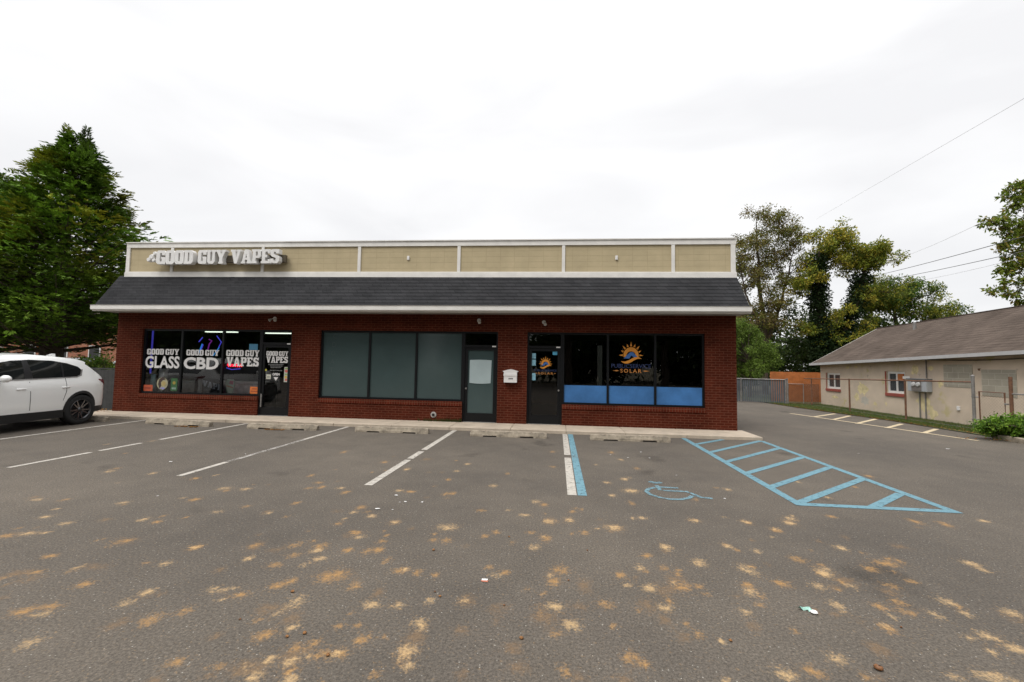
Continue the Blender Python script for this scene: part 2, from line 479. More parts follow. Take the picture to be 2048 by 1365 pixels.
STAINS=[(-5.17,3.62,0.06,0.03,0),(-5.06,3.7,0.08,0.03,1),(-4.0,3.68,0.1,0.04,0),(-3.25,3.66,0.06,0.04,0),(-4.3,3.32,0.07,0.03,0),(-3.71,3.21,0.1,0.03,3),(-3.22,3.33,0.07,0.03,1),(-2.71,3.3,0.04,0.03,3),(-2.74,3.76,0.06,0.05,3),(-2.4,3.84,0.07,0.05,0),(-2.5,3.71,0.06,0.03,3),(-2.15,3.85,0.07,0.05,0),(-2.14,3.75,0.05,0.03,2),(-2.29,3.64,0.06,0.04,0),(-2.62,3.53,0.04,0.04,1),(-2.02,3.61,0.06,0.04,1),(-2.33,3.44,0.08,0.03,0),(-4.21,3.04,0.06,0.03,3),(-4.09,3.06,0.07,0.03,0),(-4.21,2.95,0.03,0.03,0),(-3.98,2.97,0.06,0.04,3),(-3.52,2.96,0.07,0.04,0),(-1.77,3.33,0.12,0.08,0),(-2.04,3.21,0.06,0.04,0),(-2.09,3.13,0.06,0.04,0),(-2.96,2.92,0.05,0.04,1),(-2.85,2.91,0.04,0.02,3),(-2.5,3.02,0.07,0.03,1),(-2.4,3.05,0.04,0.02,2),(-2.26,2.98,0.07,0.04,0),(-3.87,2.72,0.03,0.02,3),(-2.97,2.78,0.06,0.03,1),(-1.82,2.95,0.06,0.06,1),(-1.97,2.85,0.08,0.04,3),(-3.53,2.6,0.09,0.04,0),(-3.42,2.67,0.07,0.03,0),(-3.38,2.59,0.06,0.02,2),(-2.48,2.75,0.05,0.04,0),(-2.62,2.63,0.07,0.06,0),(-2.79,2.57,0.05,0.05,3),(-1.73,2.77,0.05,0.04,3),(-1.67,2.68,0.05,0.03,1),(-1.79,2.57,0.06,0.05,0),(-3.1,2.33,0.06,0.04,1),(-2.08,2.53,0.03,0.02,3),(-1.45,2.55,0.04,0.03,0),(-1.53,2.49,0.04,0.03,0),(-1.5,2.44,0.05,0.03,3),(-1.35,2.46,0.04,0.03,0),(-1.26,2.47,0.03,0.03,1),(-2.11,2.29,0.06,0.03,0),(-1.86,2.28,0.04,0.02,0),(-1.68,2.31,0.08,0.04,3),(-1.72,2.26,0.04,0.02,3),(-1.61,2.24,0.06,0.03,1),(-1.4,2.25,0.05,0.03,1),(-2.1,2.15,0.03,0.02,3),(-1.86,2.22,0.04,0.02,3),(-2.27,4.4,0.04,0.03,0),(-1.71,4.52,0.05,0.04,3),(-1.11,4.47,0.12,0.07,1),(-1.98,4.18,0.07,0.04,0),(-1.89,4.09,0.05,0.04,1),(-2.03,4.1,0.04,0.03,3),(-1.65,4.17,0.02,0.02,0),(-1.65,4.03,0.05,0.03,0),(-1.17,4.13,0.04,0.03,0),(-1.04,4.13,0.05,0.05,0),(-0.69,4.3,0.04,0.04,0),(-0.59,4.42,0.04,0.04,0),(-0.24,4.46,0.05,0.03,0),(-0.09,4.33,0.06,0.05,0),(0.3,4.53,0.05,0.05,0),(-0.05,4.8,0.06,0.05,1),(0.15,4.85,0.05,0.04,1),(0.61,4.72,0.1,0.07,1),(-0.19,4.11,0.06,0.05,1),(-1.87,3.79,0.06,0.04,0),(-1.68,3.81,0.05,0.06,0),(-1.59,3.84,0.05,0.05,0),(1.05,4.29,0.06,0.06,2),(0.83,4.08,0.05,0.04,0),(-1.44,3.65,0.03,0.05,0),(-1.28,3.49,0.06,0.04,0),(-1.23,3.52,0.03,0.02,1),(-1.11,3.48,0.04,0.04,0),(-0.55,3.65,0.03,0.03,0),(-0.4,3.59,0.04,0.03,0),(-0.47,3.52,0.05,0.03,1),(0.05,3.69,0.08,0.07,0),(-0.03,3.59,0.03,0.02,1),(-0.01,3.49,0.06,0.06,0),(0.72,3.83,0.04,0.04,2),(0.93,3.85,0.05,0.04,0),(0.54,3.67,0.05,0.05,0),(-1.73,3.35,0.11,0.06,0),(-1.52,3.22,0.05,0.05,0),(-1.3,3.15,0.03,0.05,3),(0.73,3.49,0.06,0.05,1),(0.83,3.47,0.08,0.06,3),(0.96,3.58,0.03,0.05,3),(-1.28,2.99,0.07,0.03,2),(-1.09,3.0,0.05,0.03,1),(-0.62,3.14,0.06,0.05,3),(-0.0,3.14,0.07,0.04,1),(0.17,3.16,0.06,0.03,3),(0.37,3.22,0.06,0.04,0),(0.65,3.25,0.04,0.05,3),(0.79,3.24,0.06,0.04,1),(0.23,3.48,0.05,0.08,3),(-0.88,2.83,0.05,0.04,1),(-0.06,2.99,0.09,0.05,3),(0.12,2.94,0.07,0.04,2),(0.74,3.1,0.05,0.05,3),(-0.59,2.78,0.05,0.03,3),(-1.38,2.72,0.03,0.02,0),(-1.17,2.62,0.05,0.04,0),(-0.86,2.67,0.05,0.04,3),(-1.04,2.66,0.02,0.02,0),(-1.24,2.47,0.05,0.03,0),(-0.86,2.55,0.07,0.05,1),(-0.81,2.44,0.04,0.03,1),(-0.25,2.66,0.07,0.03,3),(0.46,2.67,0.04,0.05,0),(0.06,2.5,0.03,0.04,0),(0.14,2.46,0.04,0.02,3),(-0.5,2.4,0.03,0.03,3),(0.38,2.47,0.06,0.02,3),(-0.19,2.5,0.06,0.03,3),(-0.39,3.06,0.07,0.04,3),(0.39,2.96,0.02,0.02,0),(1.55,5.07,0.06,0.04,1),(2.12,5.12,0.06,0.04,1),(2.6,5.16,0.07,0.05,1),(2.34,4.91,0.06,0.05,0),(4.36,5.39,0.06,0.07,0),(4.09,5.41,0.04,0.04,0),(4.92,5.58,0.06,0.05,1),(1.65,4.4,0.05,0.05,1),(1.88,4.33,0.04,0.04,1),(2.73,4.52,0.06,0.05,1),(3.35,4.64,0.07,0.04,3),(2.17,4.2,0.06,0.05,0),(1.26,4.0,0.07,0.06,1),(2.92,4.22,0.13,0.05,0),(3.08,4.3,0.05,0.04,0),(3.71,4.34,0.08,0.05,2),(3.69,4.22,0.05,0.04,1),(2.71,4.09,0.07,0.05,0),(1.63,3.92,0.07,0.08,1),(2.26,3.95,0.07,0.07,1),(2.32,4.03,0.04,0.03,2),(2.35,3.84,0.09,0.04,3),(1.02,3.75,0.03,0.02,0),(0.96,3.65,0.04,0.04,3),(1.81,3.71,0.08,0.05,0),(1.0,3.56,0.08,0.06,0),(1.13,3.58,0.03,0.03,0),(2.89,3.9,0.05,0.03,0),(1.52,3.64,0.05,0.04,0),(1.5,3.54,0.06,0.05,1),(2.08,3.71,0.06,0.04,1),(2.18,3.71,0.03,0.03,3),(2.34,3.76,0.04,0.02,1),(2.67,3.8,0.06,0.04,0),(2.58,3.7,0.06,0.04,3),(1.55,3.49,0.03,0.02,0),(2.53,3.55,0.06,0.04,0),(2.9,3.6,0.07,0.05,1),(1.48,3.37,0.04,0.02,0),(2.04,3.44,0.05,0.05,1),(2.35,3.46,0.06,0.03,0),(1.33,3.25,0.04,0.04,1),(2.49,3.41,0.06,0.04,0),(2.67,3.4,0.04,0.04,1),(2.9,3.44,0.04,0.03,2),(3.24,3.51,0.06,0.05,1),(3.19,3.42,0.06,0.04,3),(2.2,3.17,0.06,0.04,0),(1.31,3.08,0.04,0.04,3),(0.92,2.95,0.05,0.03,0),(0.82,2.9,0.04,0.03,3),(2.81,3.17,0.07,0.05,1),(2.66,3.14,0.04,0.02,1),(2.0,2.95,0.06,0.04,3),(2.85,3.06,0.07,0.04,1),(2.67,3.0,0.04,0.02,1),(1.67,2.81,0.06,0.04,1),(1.96,2.92,0.03,0.03,3),(1.29,2.64,0.07,0.04,1),(1.47,2.68,0.07,0.04,0),(2.23,2.73,0.04,0.02,1),(2.47,2.76,0.12,0.04,1),(1.81,2.66,0.03,0.02,3),(-8.84,7.66,0.03,0.06,1),(-8.34,8.14,0.03,0.06,1),(-10.58,8.77,0.03,0.05,0),(-7.7,7.01,0.03,0.03,0),(-6.68,5.86,0.07,0.06,1),(-6.77,6.03,0.05,0.05,0),(-5.97,5.87,0.05,0.06,1),(-5.15,5.72,0.07,0.05,0),(-5.0,5.92,0.03,0.04,1),(-4.38,5.34,0.09,0.05,1),(-4.28,5.27,0.04,0.04,0),(-4.1,5.37,0.07,0.05,1),(-6.3,4.65,0.05,0.02,3),(-6.15,4.58,0.09,0.03,1),(-5.84,4.62,0.05,0.04,0),(-5.08,4.64,0.06,0.04,1),(-4.37,4.87,0.08,0.06,0),(-3.59,4.74,0.04,0.04,0),(-3.77,4.52,0.06,0.03,1),(-5.4,4.11,0.07,0.04,1),(-5.0,3.98,0.07,0.04,1),(-4.72,4.13,0.06,0.03,3),(-4.35,4.2,0.06,0.05,1),(-4.14,4.16,0.05,0.04,0),(-5.2,3.63,0.06,0.03,0),(-5.03,3.71,0.06,0.02,1),(-3.98,3.68,0.08,0.04,0),(-3.25,3.66,0.05,0.03,1),(-2.75,3.77,0.05,0.04,0),(-5.58,4.33,0.03,0.02,2),(-4.01,7.83,0.06,0.1,0),(-2.93,7.18,0.07,0.07,0),(-2.59,6.92,0.05,0.07,0),(-2.38,6.76,0.05,0.07,1),(-2.85,6.48,0.02,0.04,0),(-2.29,7.51,0.09,0.06,3),(-1.5,7.29,0.05,0.06,1),(-1.57,6.27,0.04,0.05,0),(-1.57,6.78,0.05,0.04,2),(-0.87,6.06,0.06,0.06,1),(-0.75,6.76,0.04,0.05,0),(-3.63,6.15,0.05,0.07,0),(-3.32,5.8,0.07,0.04,0),(-3.17,5.6,0.06,0.06,0),(-3.3,5.53,0.05,0.04,0),(-2.89,5.61,0.06,0.04,1),(-2.73,5.43,0.06,0.07,0),(-2.08,5.63,0.07,0.04,1),(-1.91,5.61,0.07,0.04,0),(-1.43,5.58,0.05,0.06,0),(-1.34,5.62,0.04,0.06,0),(-3.1,4.94,0.05,0.05,0),(-0.24,5.46,0.06,0.05,1),(-0.14,5.35,0.04,0.04,0),(-3.2,4.57,0.04,0.04,1),(-2.48,4.75,0.05,0.03,3),(-2.27,4.91,0.07,0.05,0),(-2.27,4.74,0.05,0.04,1),(-2.03,4.66,0.06,0.04,1),(-2.28,4.54,0.02,0.02,1),(-1.71,4.52,0.05,0.04,1),(-0.86,5.02,0.06,0.04,0),(-0.34,4.95,0.07,0.03,1),(-2.27,4.39,0.03,0.04,3),(-0.08,4.81,0.04,0.05,1),(-0.83,4.04,0.03,0.02,3),(-0.06,8.62,0.06,0.08,0),(1.1,8.77,0.08,0.11,0),(1.19,8.13,0.05,0.07,1),(0.7,7.65,0.03,0.05,1),(-0.05,7.35,0.06,0.06,0),(1.36,7.48,0.05,0.08,0),(0.76,6.51,0.06,0.06,1),(1.04,6.75,0.07,0.06,1),(1.03,6.13,0.13,0.09,1),(0.75,5.88,0.05,0.05,1),(0.95,5.58,0.04,0.07,0),(2.42,6.43,0.06,0.05,1),(-0.13,5.35,0.05,0.03,0),(0.2,5.15,0.04,0.04,0),(-0.06,4.8,0.05,0.05,1),(0.15,4.87,0.05,0.06,1),(0.63,4.73,0.08,0.05,1),(0.98,5.07,0.06,0.04,1),(1.55,5.07,0.06,0.04,1),(2.13,5.11,0.05,0.04,0),(2.69,5.31,0.07,0.05,1),(2.6,5.15,0.06,0.05,1),(3.21,5.46,0.06,0.04,0),(5.07,7.63,0.07,0.08,0),(3.68,7.04,0.03,0.05,2),(4.38,6.88,0.04,0.05,0),(3.64,6.27,0.04,0.05,1),(4.16,7.6,0.05,0.06,3),(4.09,5.43,0.06,0.07,0),(4.35,5.38,0.05,0.05,0),(1.81,5.87,0.04,0.04,0),(2.34,4.94,0.05,0.03,1),(-3.48,6.55,0.021,0.021,0),(-2.03,4.21,0.027,0.017,0),(0.94,2.54,0.031,0.021,1),(1.04,3.83,0.025,0.018,0),(-0.55,5.09,0.032,0.017,1),(-2.37,6.75,0.022,0.017,1),(0.58,3.18,0.015,0.028,0),(1.73,2.67,0.019,0.03,0),(2.34,3.33,0.012,0.033,1),(-2.12,4.78,0.034,0.021,0),(-1.47,4.38,0.029,0.028,3),(0.44,4.66,0.027,0.014,1),(-1.43,2.43,0.03,0.016,1),(-0.89,3.09,0.034,0.035,1),(-3.25,4.61,0.028,0.031,3),(-1.23,2.22,0.034,0.019,0),(-0.86,2.51,0.027,0.034,1),(0.31,5.24,0.016,0.031,0),(-1.61,2.38,0.032,0.031,1),(-1.86,2.81,0.023,0.025,1),(-2.36,2.9,0.022,0.013,1),(-5.39,3.4,0.033,0.032,0),(2.62,4.67,0.032,0.02,0),(-1.68,5.9,0.029,0.024,0),(-5.34,5.74,0.013,0.015,0),(-1.73,4.26,0.017,0.026,0),(0.17,4.49,0.022,0.028,0),(-1.75,7.51,0.028,0.02,0),(-3.1,5.91,0.024,0.029,3),(0.82,4.12,0.013,0.013,3),(0.83,3.33,0.012,0.025,0),(0.94,3.6,0.024,0.025,1),(0.67,4.68,0.025,0.027,3),(-2.89,4.0,0.018,0.013,3),(4.33,7.8,0.016,0.028,0),(0.53,2.62,0.028,0.024,0),(-3.85,3.18,0.023,0.033,1),(0.41,2.65,0.016,0.019,0),(2.41,4.41,0.016,0.012,0),(2.22,3.93,0.026,0.035,0),(3.97,5.24,0.033,0.014,3),(1.76,5.84,0.019,0.026,3),(0.57,3.52,0.031,0.023,1),(0.01,2.83,0.032,0.022,0),(-1.98,6.64,0.018,0.017,0),(-1.36,2.87,0.013,0.016,0),(-2.95,7.64,0.021,0.03,3),(-2.93,4.5,0.028,0.018,0),(1.69,3.99,0.034,0.014,0),(1.14,6.85,0.029,0.028,1),(-0.41,4.18,0.021,0.028,0),(-1.78,6.67,0.034,0.024,3),(1.71,4.32,0.031,0.018,0),(0.76,3.77,0.03,0.023,0),(1.64,4.43,0.024,0.018,0),(1.14,3.46,0.03,0.012,0),(1.96,4.6,0.017,0.027,3),(-1.7,2.31,0.014,0.016,1),(-0.21,2.26,0.013,0.033,3),(-1.11,2.99,0.017,0.018,3),(2.21,3.21,0.02,0.025,1),(-0.64,3.13,0.035,0.026,1),(-3.96,4.32,0.023,0.027,0),(0.88,3.05,0.014,0.026,0),(-4.23,2.92,0.026,0.018,0),(-0.88,2.5,0.02,0.025,1),(1.95,3.31,0.029,0.014,3),(-2.47,4.16,0.018,0.014,0),(-0.2,3.35,0.019,0.018,0),(-1.94,2.71,0.033,0.022,0),(-4.06,2.88,0.021,0.029,3),(-4.23,4.32,0.017,0.033,0),(-0.07,4.31,0.027,0.031,0),(2.76,5.41,0.022,0.025,1),(-2.68,6.63,0.018,0.027,0),(2.33,3.7,0.015,0.02,1),(-2.08,3.48,0.028,0.031,1),(-5.3,3.81,0.019,0.023,0),(-0.08,3.3,0.031,0.017,0),(-1.48,2.38,0.034,0.032,1),(-1.36,5.42,0.021,0.023,3),(-3.99,2.55,0.016,0.034,3),(2.21,3.67,0.019,0.012,0),(-1.2,4.28,0.018,0.029,0),(-0.41,2.28,0.024,0.035,3),(-0.97,2.35,0.026,0.024,0),(3.02,4.32,0.035,0.029,0),(4.38,5.73,0.012,0.017,1),(2.2,4.71,0.024,0.013,1),(1.02,4.2,0.023,0.034,3),(-4.24,3.68,0.028,0.033,0),(-0.84,2.78,0.024,0.03,1),(-3.84,3.12,0.02,0.03,0),(1.93,5.24,0.031,0.014,1),(0.66,3.65,0.021,0.018,3),(-0.12,3.12,0.018,0.028,0),(-5.97,5.35,0.016,0.031,1),(0.26,3.38,0.019,0.017,3),(-5.0,4.58,0.033,0.023,0),(2.32,4.11,0.031,0.022,0),(-4.14,5.57,0.02,0.014,0),(1.86,4.05,0.022,0.023,3),(1.05,2.89,0.023,0.022,1),(1.56,3.07,0.022,0.02,0),(-0.96,3.46,0.031,0.03,0),(-4.91,3.74,0.03,0.028,1),(-3.39,3.32,0.026,0.018,0),(-0.09,3.04,0.027,0.017,0),(0.5,4.94,0.031,0.014,3),(-2.29,3.94,0.015,0.033,0),(0.58,4.61,0.013,0.015,3),(2.88,4.43,0.015,0.031,0),(-5.04,3.25,0.017,0.03,0),(-1.27,2.75,0.029,0.023,0),(2.3,3.8,0.012,0.025,0),(0.24,5.28,0.027,0.023,0),(-3.8,2.55,0.014,0.02,0),(-1.44,2.31,0.031,0.024,0),(-0.38,2.89,0.015,0.032,3),(2.94,3.54,0.019,0.015,0),(-0.12,4.38,0.017,0.021,1),(2.96,4.81,0.029,0.035,3),(-0.12,5.04,0.016,0.021,0),(-4.56,4.9,0.031,0.023,1),(1.37,3.46,0.026,0.02,3),(2.88,4.06,0.022,0.015,0),(0.87,5.04,0.014,0.033,1),(-5.14,3.84,0.016,0.02,3),(2.04,3.35,0.013,0.013,1),(-4.02,3.56,0.031,0.013,0),(-1.63,5.39,0.023,0.017,3),(2.29,6.49,0.03,0.025,0),(1.84,3.34,0.015,0.035,3),(-3.94,5.6,0.017,0.016,3),(2.07,3.23,0.02,0.025,3),(3.05,6.61,0.034,0.019,3),(2.25,4.2,0.014,0.012,0)]
# ================================================================ THE SETTING
g = mesh_obj('ground', [(-600, -600, -.05), (600, -600, -.05), (600, 600, -.05), (-600, 600, -.05)], [(0, 1, 2, 3)], MT['ground'])
tag(g, kind='structure')

def lot():
    fx = np.arange(-9, 9.001, .035); fy = np.arange(2.0, 10.001, .03)
    xs = np.concatenate([np.linspace(-45, -9.2, 30), fx, np.linspace(9.2, 11.7, 8)])
    ys = np.concatenate([np.linspace(-16, 1.9, 12), fy, np.linspace(10.2, 30, 30)])
    X, Y = np.meshgrid(xs, ys)
    nx, ny = len(xs), len(ys)
    ch = np.zeros((3, ny, nx))
    rn = np.random.default_rng(3)
    for (cx, cy, rx, ry, k) in STAINS:
        rx = rx * .80 + .008; ry = ry * 1.12 + .014
        i0, i1 = np.searchsorted(xs, (cx - 3 * rx, cx + 3 * rx)); j0, j1 = np.searchsorted(ys, (cy - 3 * ry, cy + 3 * ry))
        if i1 <= i0 or j1 <= j0: continue
        for q in range(3):
            dx, dy = (rn.normal(0, .35 * rx), rn.normal(0, .3 * ry)) if q else (0, 0)
            sx, sy = (rx * rn.uniform(.35, .75), ry * rn.uniform(.4, .8)) if q else (rx, ry)
            th = rn.normal(0, .18)
            ux = X[j0:j1, i0:i1] - cx - dx; uy = Y[j0:j1, i0:i1] - cy - dy
            a = (ux * cos(th) + uy * sin(th)) / sx; b = (-ux * sin(th) + uy * cos(th)) / sy
            w = np.exp(-1.0 * (a * a + b * b) ** 1.0)
            kk = {0: 0, 1: 1, 2: 1, 3: 2}[k]
            amp = {0: 1.0, 1: 1.0, 2: 1.15, 3: .8}[k] * (1 if q == 0 else .5)
            ch[kk, j0:j1, i0:i1] = np.maximum(ch[kk, j0:j1, i0:i1], w * amp) if q == 0 else ch[kk, j0:j1, i0:i1] + w * amp * .3
            if k in (1, 2) and q == 0: ch[0, j0:j1, i0:i1] += .35 * w
        # faint brown dust carried round every stain
        a = (X[j0:j1, i0:i1] - cx) / (rx * 1.7); b = (Y[j0:j1, i0:i1] - cy) / (ry * 1.9)
        ch[2, j0:j1, i0:i1] += .45 * np.exp(-(a * a + b * b))
    V = np.stack([X, Y, np.zeros_like(X)], -1).reshape(-1, 3)
    idx = np.arange(nx * ny).reshape(ny, nx)
    F = np.stack([idx[:-1, :-1], idx[:-1, 1:], idx[1:, 1:], idx[1:, :-1]], -1).reshape(-1, 4)
    o = mesh_obj('parking_lot', V, F, asphalt_mat())
    at = o.data.attributes.new('stain', 'FLOAT_COLOR', 'POINT')
    c = np.ones((nx * ny, 4)); c[:, :3] = np.clip(ch.reshape(3, -1).T, 0, 1.4)
    at.data.foreach_set('color', c.ravel())
    tag(o, kind='structure')
lot()

# sidewalk slabs with joints, curb edge towards the lot
mb = MB()
jx = [-14.9, -13.5, -12.0, -10.5, -9.0, -7.45, -5.9, -4.3, -2.75, -1.165, .255, 1.711, 3.177, 4.93]
for a, b in zip(jx[:-1], jx[1:]):
    mb.box(a + .006, b - .006, 10.905, 12.04, -.04, .078, .008)
o = mb.build('sidewalk', MT['concrete']); tag(o, kind='structure')
o = MB().box(-14.9, 4.93, 10.93, 12.03, -.04, .066).build('sidewalk_joint_filler', MT['curb']); tag(o, kind='structure')

# painted markings
PW = paint_mat('worn_white_paint', (.52, .48, .42), .45, 12)
PWV = paint_mat('very_worn_white_paint', (.45, .42, .38), .52, 6)
PB = paint_mat('blue_paint', (.15, .30, .36), .44, 14)
PBV = paint_mat('faded_blue_paint', (.17, .30, .35), .485, 16)
PY = paint_mat('cream_paint', (.62, .50, .32), .42)
def mark(name, segs, m, w=.095, z=.004):
    mb = MB()
    for s in segs: mb.strip(s, w, z)
    return tag(mb.build(name, m), kind='structure')
mark('parking_line', [[(-11.35, 10.88), (-11.35, 5.8)]], PW)
mark('parking_line', [[(-8.33, 10.88), (-8.33, 8.3)], [(-8.33, 7.9), (-8.33, 7.1)], [(-8.33, 6.95), (-8.33, 5.79)]], PW)
mark('parking_line', [[(-5.47, 10.88), (-5.47, 8.9)]], PW)
mark('parking_line', [[(-5.47, 8.9), (-5.47, 6.7)]], PWV)
mark('parking_line', [[(-5.47, 6.7), (-5.47, 5.79)]], PW)
mark('parking_line', [[(-2.59, 10.88), (-2.59, 8.3)], [(-2.59, 8.15), (-2.59, 7.5)], [(-2.59, 7.4), (-2.59, 5.79)]], PW, .115)
mark('parking_line', [[(.22, 10.88), (.22, 8.35)], [(.22, 8.1), (.22, 5.79)]], PW, .12)
mark('blue_parking_line', [[(.355, 10.88), (.355, 8.35)], [(.355, 8.1), (.355, 5.79)]], PB, .12)
mark('blue_parking_line', [[(.355, 8.35), (.355, 8.1)]], PBV, .12)
mb = MB()
mb.strip([(3.08, 10.86), (3.08, 5.82)], .12, .004)
mb.strip([(4.86, 10.86), (4.86, 5.82)], .12, .004)
mb.strip([(3.02, 5.88), (4.92, 5.88)], .12, .0045)
for a, b in [((3.1, 10.04), (4.0, 10.86)), ((3.06, 9.1), (4.86, 10.86)), ((3.05, 8.24), (4.84, 9.95)), ((3.05, 7.40), (4.8, 9.0)), ((3.07, 6.62), (4.8, 8.17)), ((3.1, 5.93), (4.82, 7.39)), ((3.96, 5.9), (4.79, 6.6))]:
    mb.strip([a, b], .11, .005)
tag(mb.build('blue_aisle_marking', PB), kind='structure')
mb = MB()
mb.strip([(1.39, 6.66), (1.46, 6.60), (1.56, 6.64)], .09, .004)
mb.strip([(1.45, 6.46), (1.45, 6.24), (1.54, 6.21), (1.80, 6.21), (1.87, 6.06), (1.92, 5.96), (2.05, 5.94)], .06, .0045)
mb.strip([(1.47, 6.37), (1.73, 6.37)], .06, .005)
arc = [(1.40, 6.34), (1.30, 6.26), (1.24, 6.12), (1.27, 5.98), (1.36, 5.87), (1.49, 5.81), (1.62, 5.83), (1.74, 5.91), (1.82, 6.02)]
mb.strip(arc, .06, .0055)
tag(mb.build('wheelchair_symbol_marking', PBV), kind='structure')
mark('cream_drive_line', [[(9.13, 17.96), (10.6, 12.05)]], PY, .11)
mb = MB()
for a, b in [((9.45, 16.9), (11.0, 18.3)), ((9.62, 16.1), (11.1, 17.6)), ((9.72, 15.1), (11.4, 16.7)), ((9.95, 14.15), (11.25, 15.35)), ((10.22, 13.2), (11.4, 14.25))]:
    mb.strip([a, b], .12, .0045)
tag(mb.build('cream_hatch_marking', PY), kind='structure')

# grass strip by the drive and under the fence
tag(mesh_obj('grass_verge', [(11.6, 9.2, .02), (15, 9.2, .02), (15, 30, .02), (10.4, 30, .02), (10.82, 21, .02), (11.55, 16.3, .02)], [(0, 1, 2, 3, 4, 5)], grass_mat()), kind='structure')
tag(mesh_obj('grass_verge', [(-40, 12.06, .01), (-13.7, 12.06, .01), (-13.7, 14, .01), (-40, 14, .01)], [(0, 1, 2, 3)], grass_mat()), kind='structure')
def blades(n, area, name, hs=(.03, .09), cols=((.07, .12, .025), (.13, .15, .04), (.22, .16, .06))):
    x, y = area(n)
    h = RNG.uniform(*hs, n); th = RNG.uniform(0, 2 * pi, n); w = RNG.uniform(.004, .01, n)
    le = RNG.normal(0, .03, (n, 2))
    V = np.zeros((n, 3, 3))
    V[:, 0] = np.stack([x - w * np.cos(th), y - w * np.sin(th), np.full(n, .015)], -1)
    V[:, 1] = np.stack([x + w * np.cos(th), y + w * np.sin(th), np.full(n, .015)], -1)
    V[:, 2] = np.stack([x + le[:, 0], y + le[:, 1], h], -1)
    c = np.array(cols)[RNG.choice(len(cols), n, p=[.6, .3, .1])] * RNG.uniform(.7, 1.2, (n, 1))
    o = mesh_obj(name, V.reshape(-1, 3), np.arange(3 * n).reshape(n, 3), MT['leaf'], fattr=c)
    tag(o, 'short green grass with a few dry leaves along the chain link fence', 'grass', kind='stuff')
def strip_area(n):
    y = RNG.uniform(12.8, 23, n)
    x0 = np.interp(y, [12.8, 16.3, 21, 23], [11.75, 11.5, 10.8, 10.7])
    return x0 + RNG.uniform(0, 1, n) ** 1.3 * (13.25 - x0), y
blades(22000, strip_area, 'grass')

# ================================================================ BRICK SHOP BUILDING
D = 11.936; X0, X1 = -13.67, 4.76; ZB, ZS = .07, 3.13; YB = 23.0
B = thing('shop_building', 'long single-storey red brick shop building with tan panelled parapet and dark shingle skirt roof', 'building', (-4.5, D, 0))
ops = [(-12.80, -8.87, .646), (-8.87, -7.87, ZB), (-6.97, -2.66, .646), (-2.66, -1.66, ZB), (-.83, .15, ZB), (.15, 3.956, .646)]
ZT = 2.64
T = .22
def brick_wall():
    mb = MB()
    piers = [(X0, -12.80), (-7.87, -6.97), (-1.66, -.83), (3.956, X1)]
    for a, b in piers: mb.box(a, b, D, D + T, ZB, ZT)
    mb.box(X0, X1, D, D + T, ZT, ZS)
    for a, b, z in ops:
        if z > .5: mb.box(a, b, D, D + T, ZB, z - .125)
    mb.box(X0, X0 + T, D + T, YB, ZB, ZS); mb.box(X1 - T, X1, D + T, YB, ZB, ZS)
    mb.box(X0 + T, X1 - T, YB - T, YB, ZB, ZS)
    mb.build('wall', MT['brick'], B)
brick_wall()
for a, b, z in ops:
    if z > .5:
        MB().box(a - (.0 if a > -12 else .0), b, D - .022, D + .17, z - .125, z - .003).build('brick_sill', MT['rowlock'], B)
MB().box(X0 + .05, X1 - .05, D + .26, YB - .1, .01, .06).build('foundation', MT['curb'], B)

# skirt roof: eave at y = EY, top meets the parapet at the wall plane
EY = 11.335
def tl(x, z): return z + .055 * (-(x + 4.5) / 9.0)      # the roofline rises slightly to the left
xl, xr = -13.82, 4.86
ez = 3.285
v = [(xl, EY, ez), (xr, EY, ez - .01), (X1 + .02, D - .03, tl(X1, 4.235)), (X0 - .02, D - .03, tl(X0, 4.235)), (xl, D + .4, ez), (xr, D + .4, ez - .01)]
nn = 9
mb = MB()
for i in range(nn):                                          # overlapping shingle courses, each a small step
    t0, t1 = i / nn, (i + 1) / nn
    L0 = Vector(v[0]).lerp(Vector(v[3]), t0); L1 = Vector(v[0]).lerp(Vector(v[3]), t1)
    R0 = Vector(v[1]).lerp(Vector(v[2]), t0); R1 = Vector(v[1]).lerp(Vector(v[2]), t1)
    up = Vector((0, -.006, .003))
    mb.add([L0 + up, R0 + up, R1, L1], [(0, 1, 2, 3)])
    mb.add([L0, R0, R0 + up, L0 + up], [(0, 1, 2, 3)])
mb.add([v[0], v[3], v[4]], [(0, 1, 2)]); mb.add([v[1], v[5], v[2]], [(0, 1, 2)])
mb.build('skirt_roof', MT['shingle'], B)
MB().box(xl - .01, xr + .01, EY - .035, EY - .003, 3.105, 3.275).build('fascia_board', MT['trim'], B)
mb = MB().poly([[(-.085, 3.135), (-.105, 3.16), (-.105, 3.265), (-.12, 3.285), (-.04, 3.285), (-.04, 3.135)]], lambda u, v, d: (xl - .01 + d, EY + u, v), xr - xl + .02)
mb.build('gutter', MT['trim'], B)
MB().box(xl, xr, EY, D + .4, 3.132, 3.16).build('soffit', MT['soffit'], B)

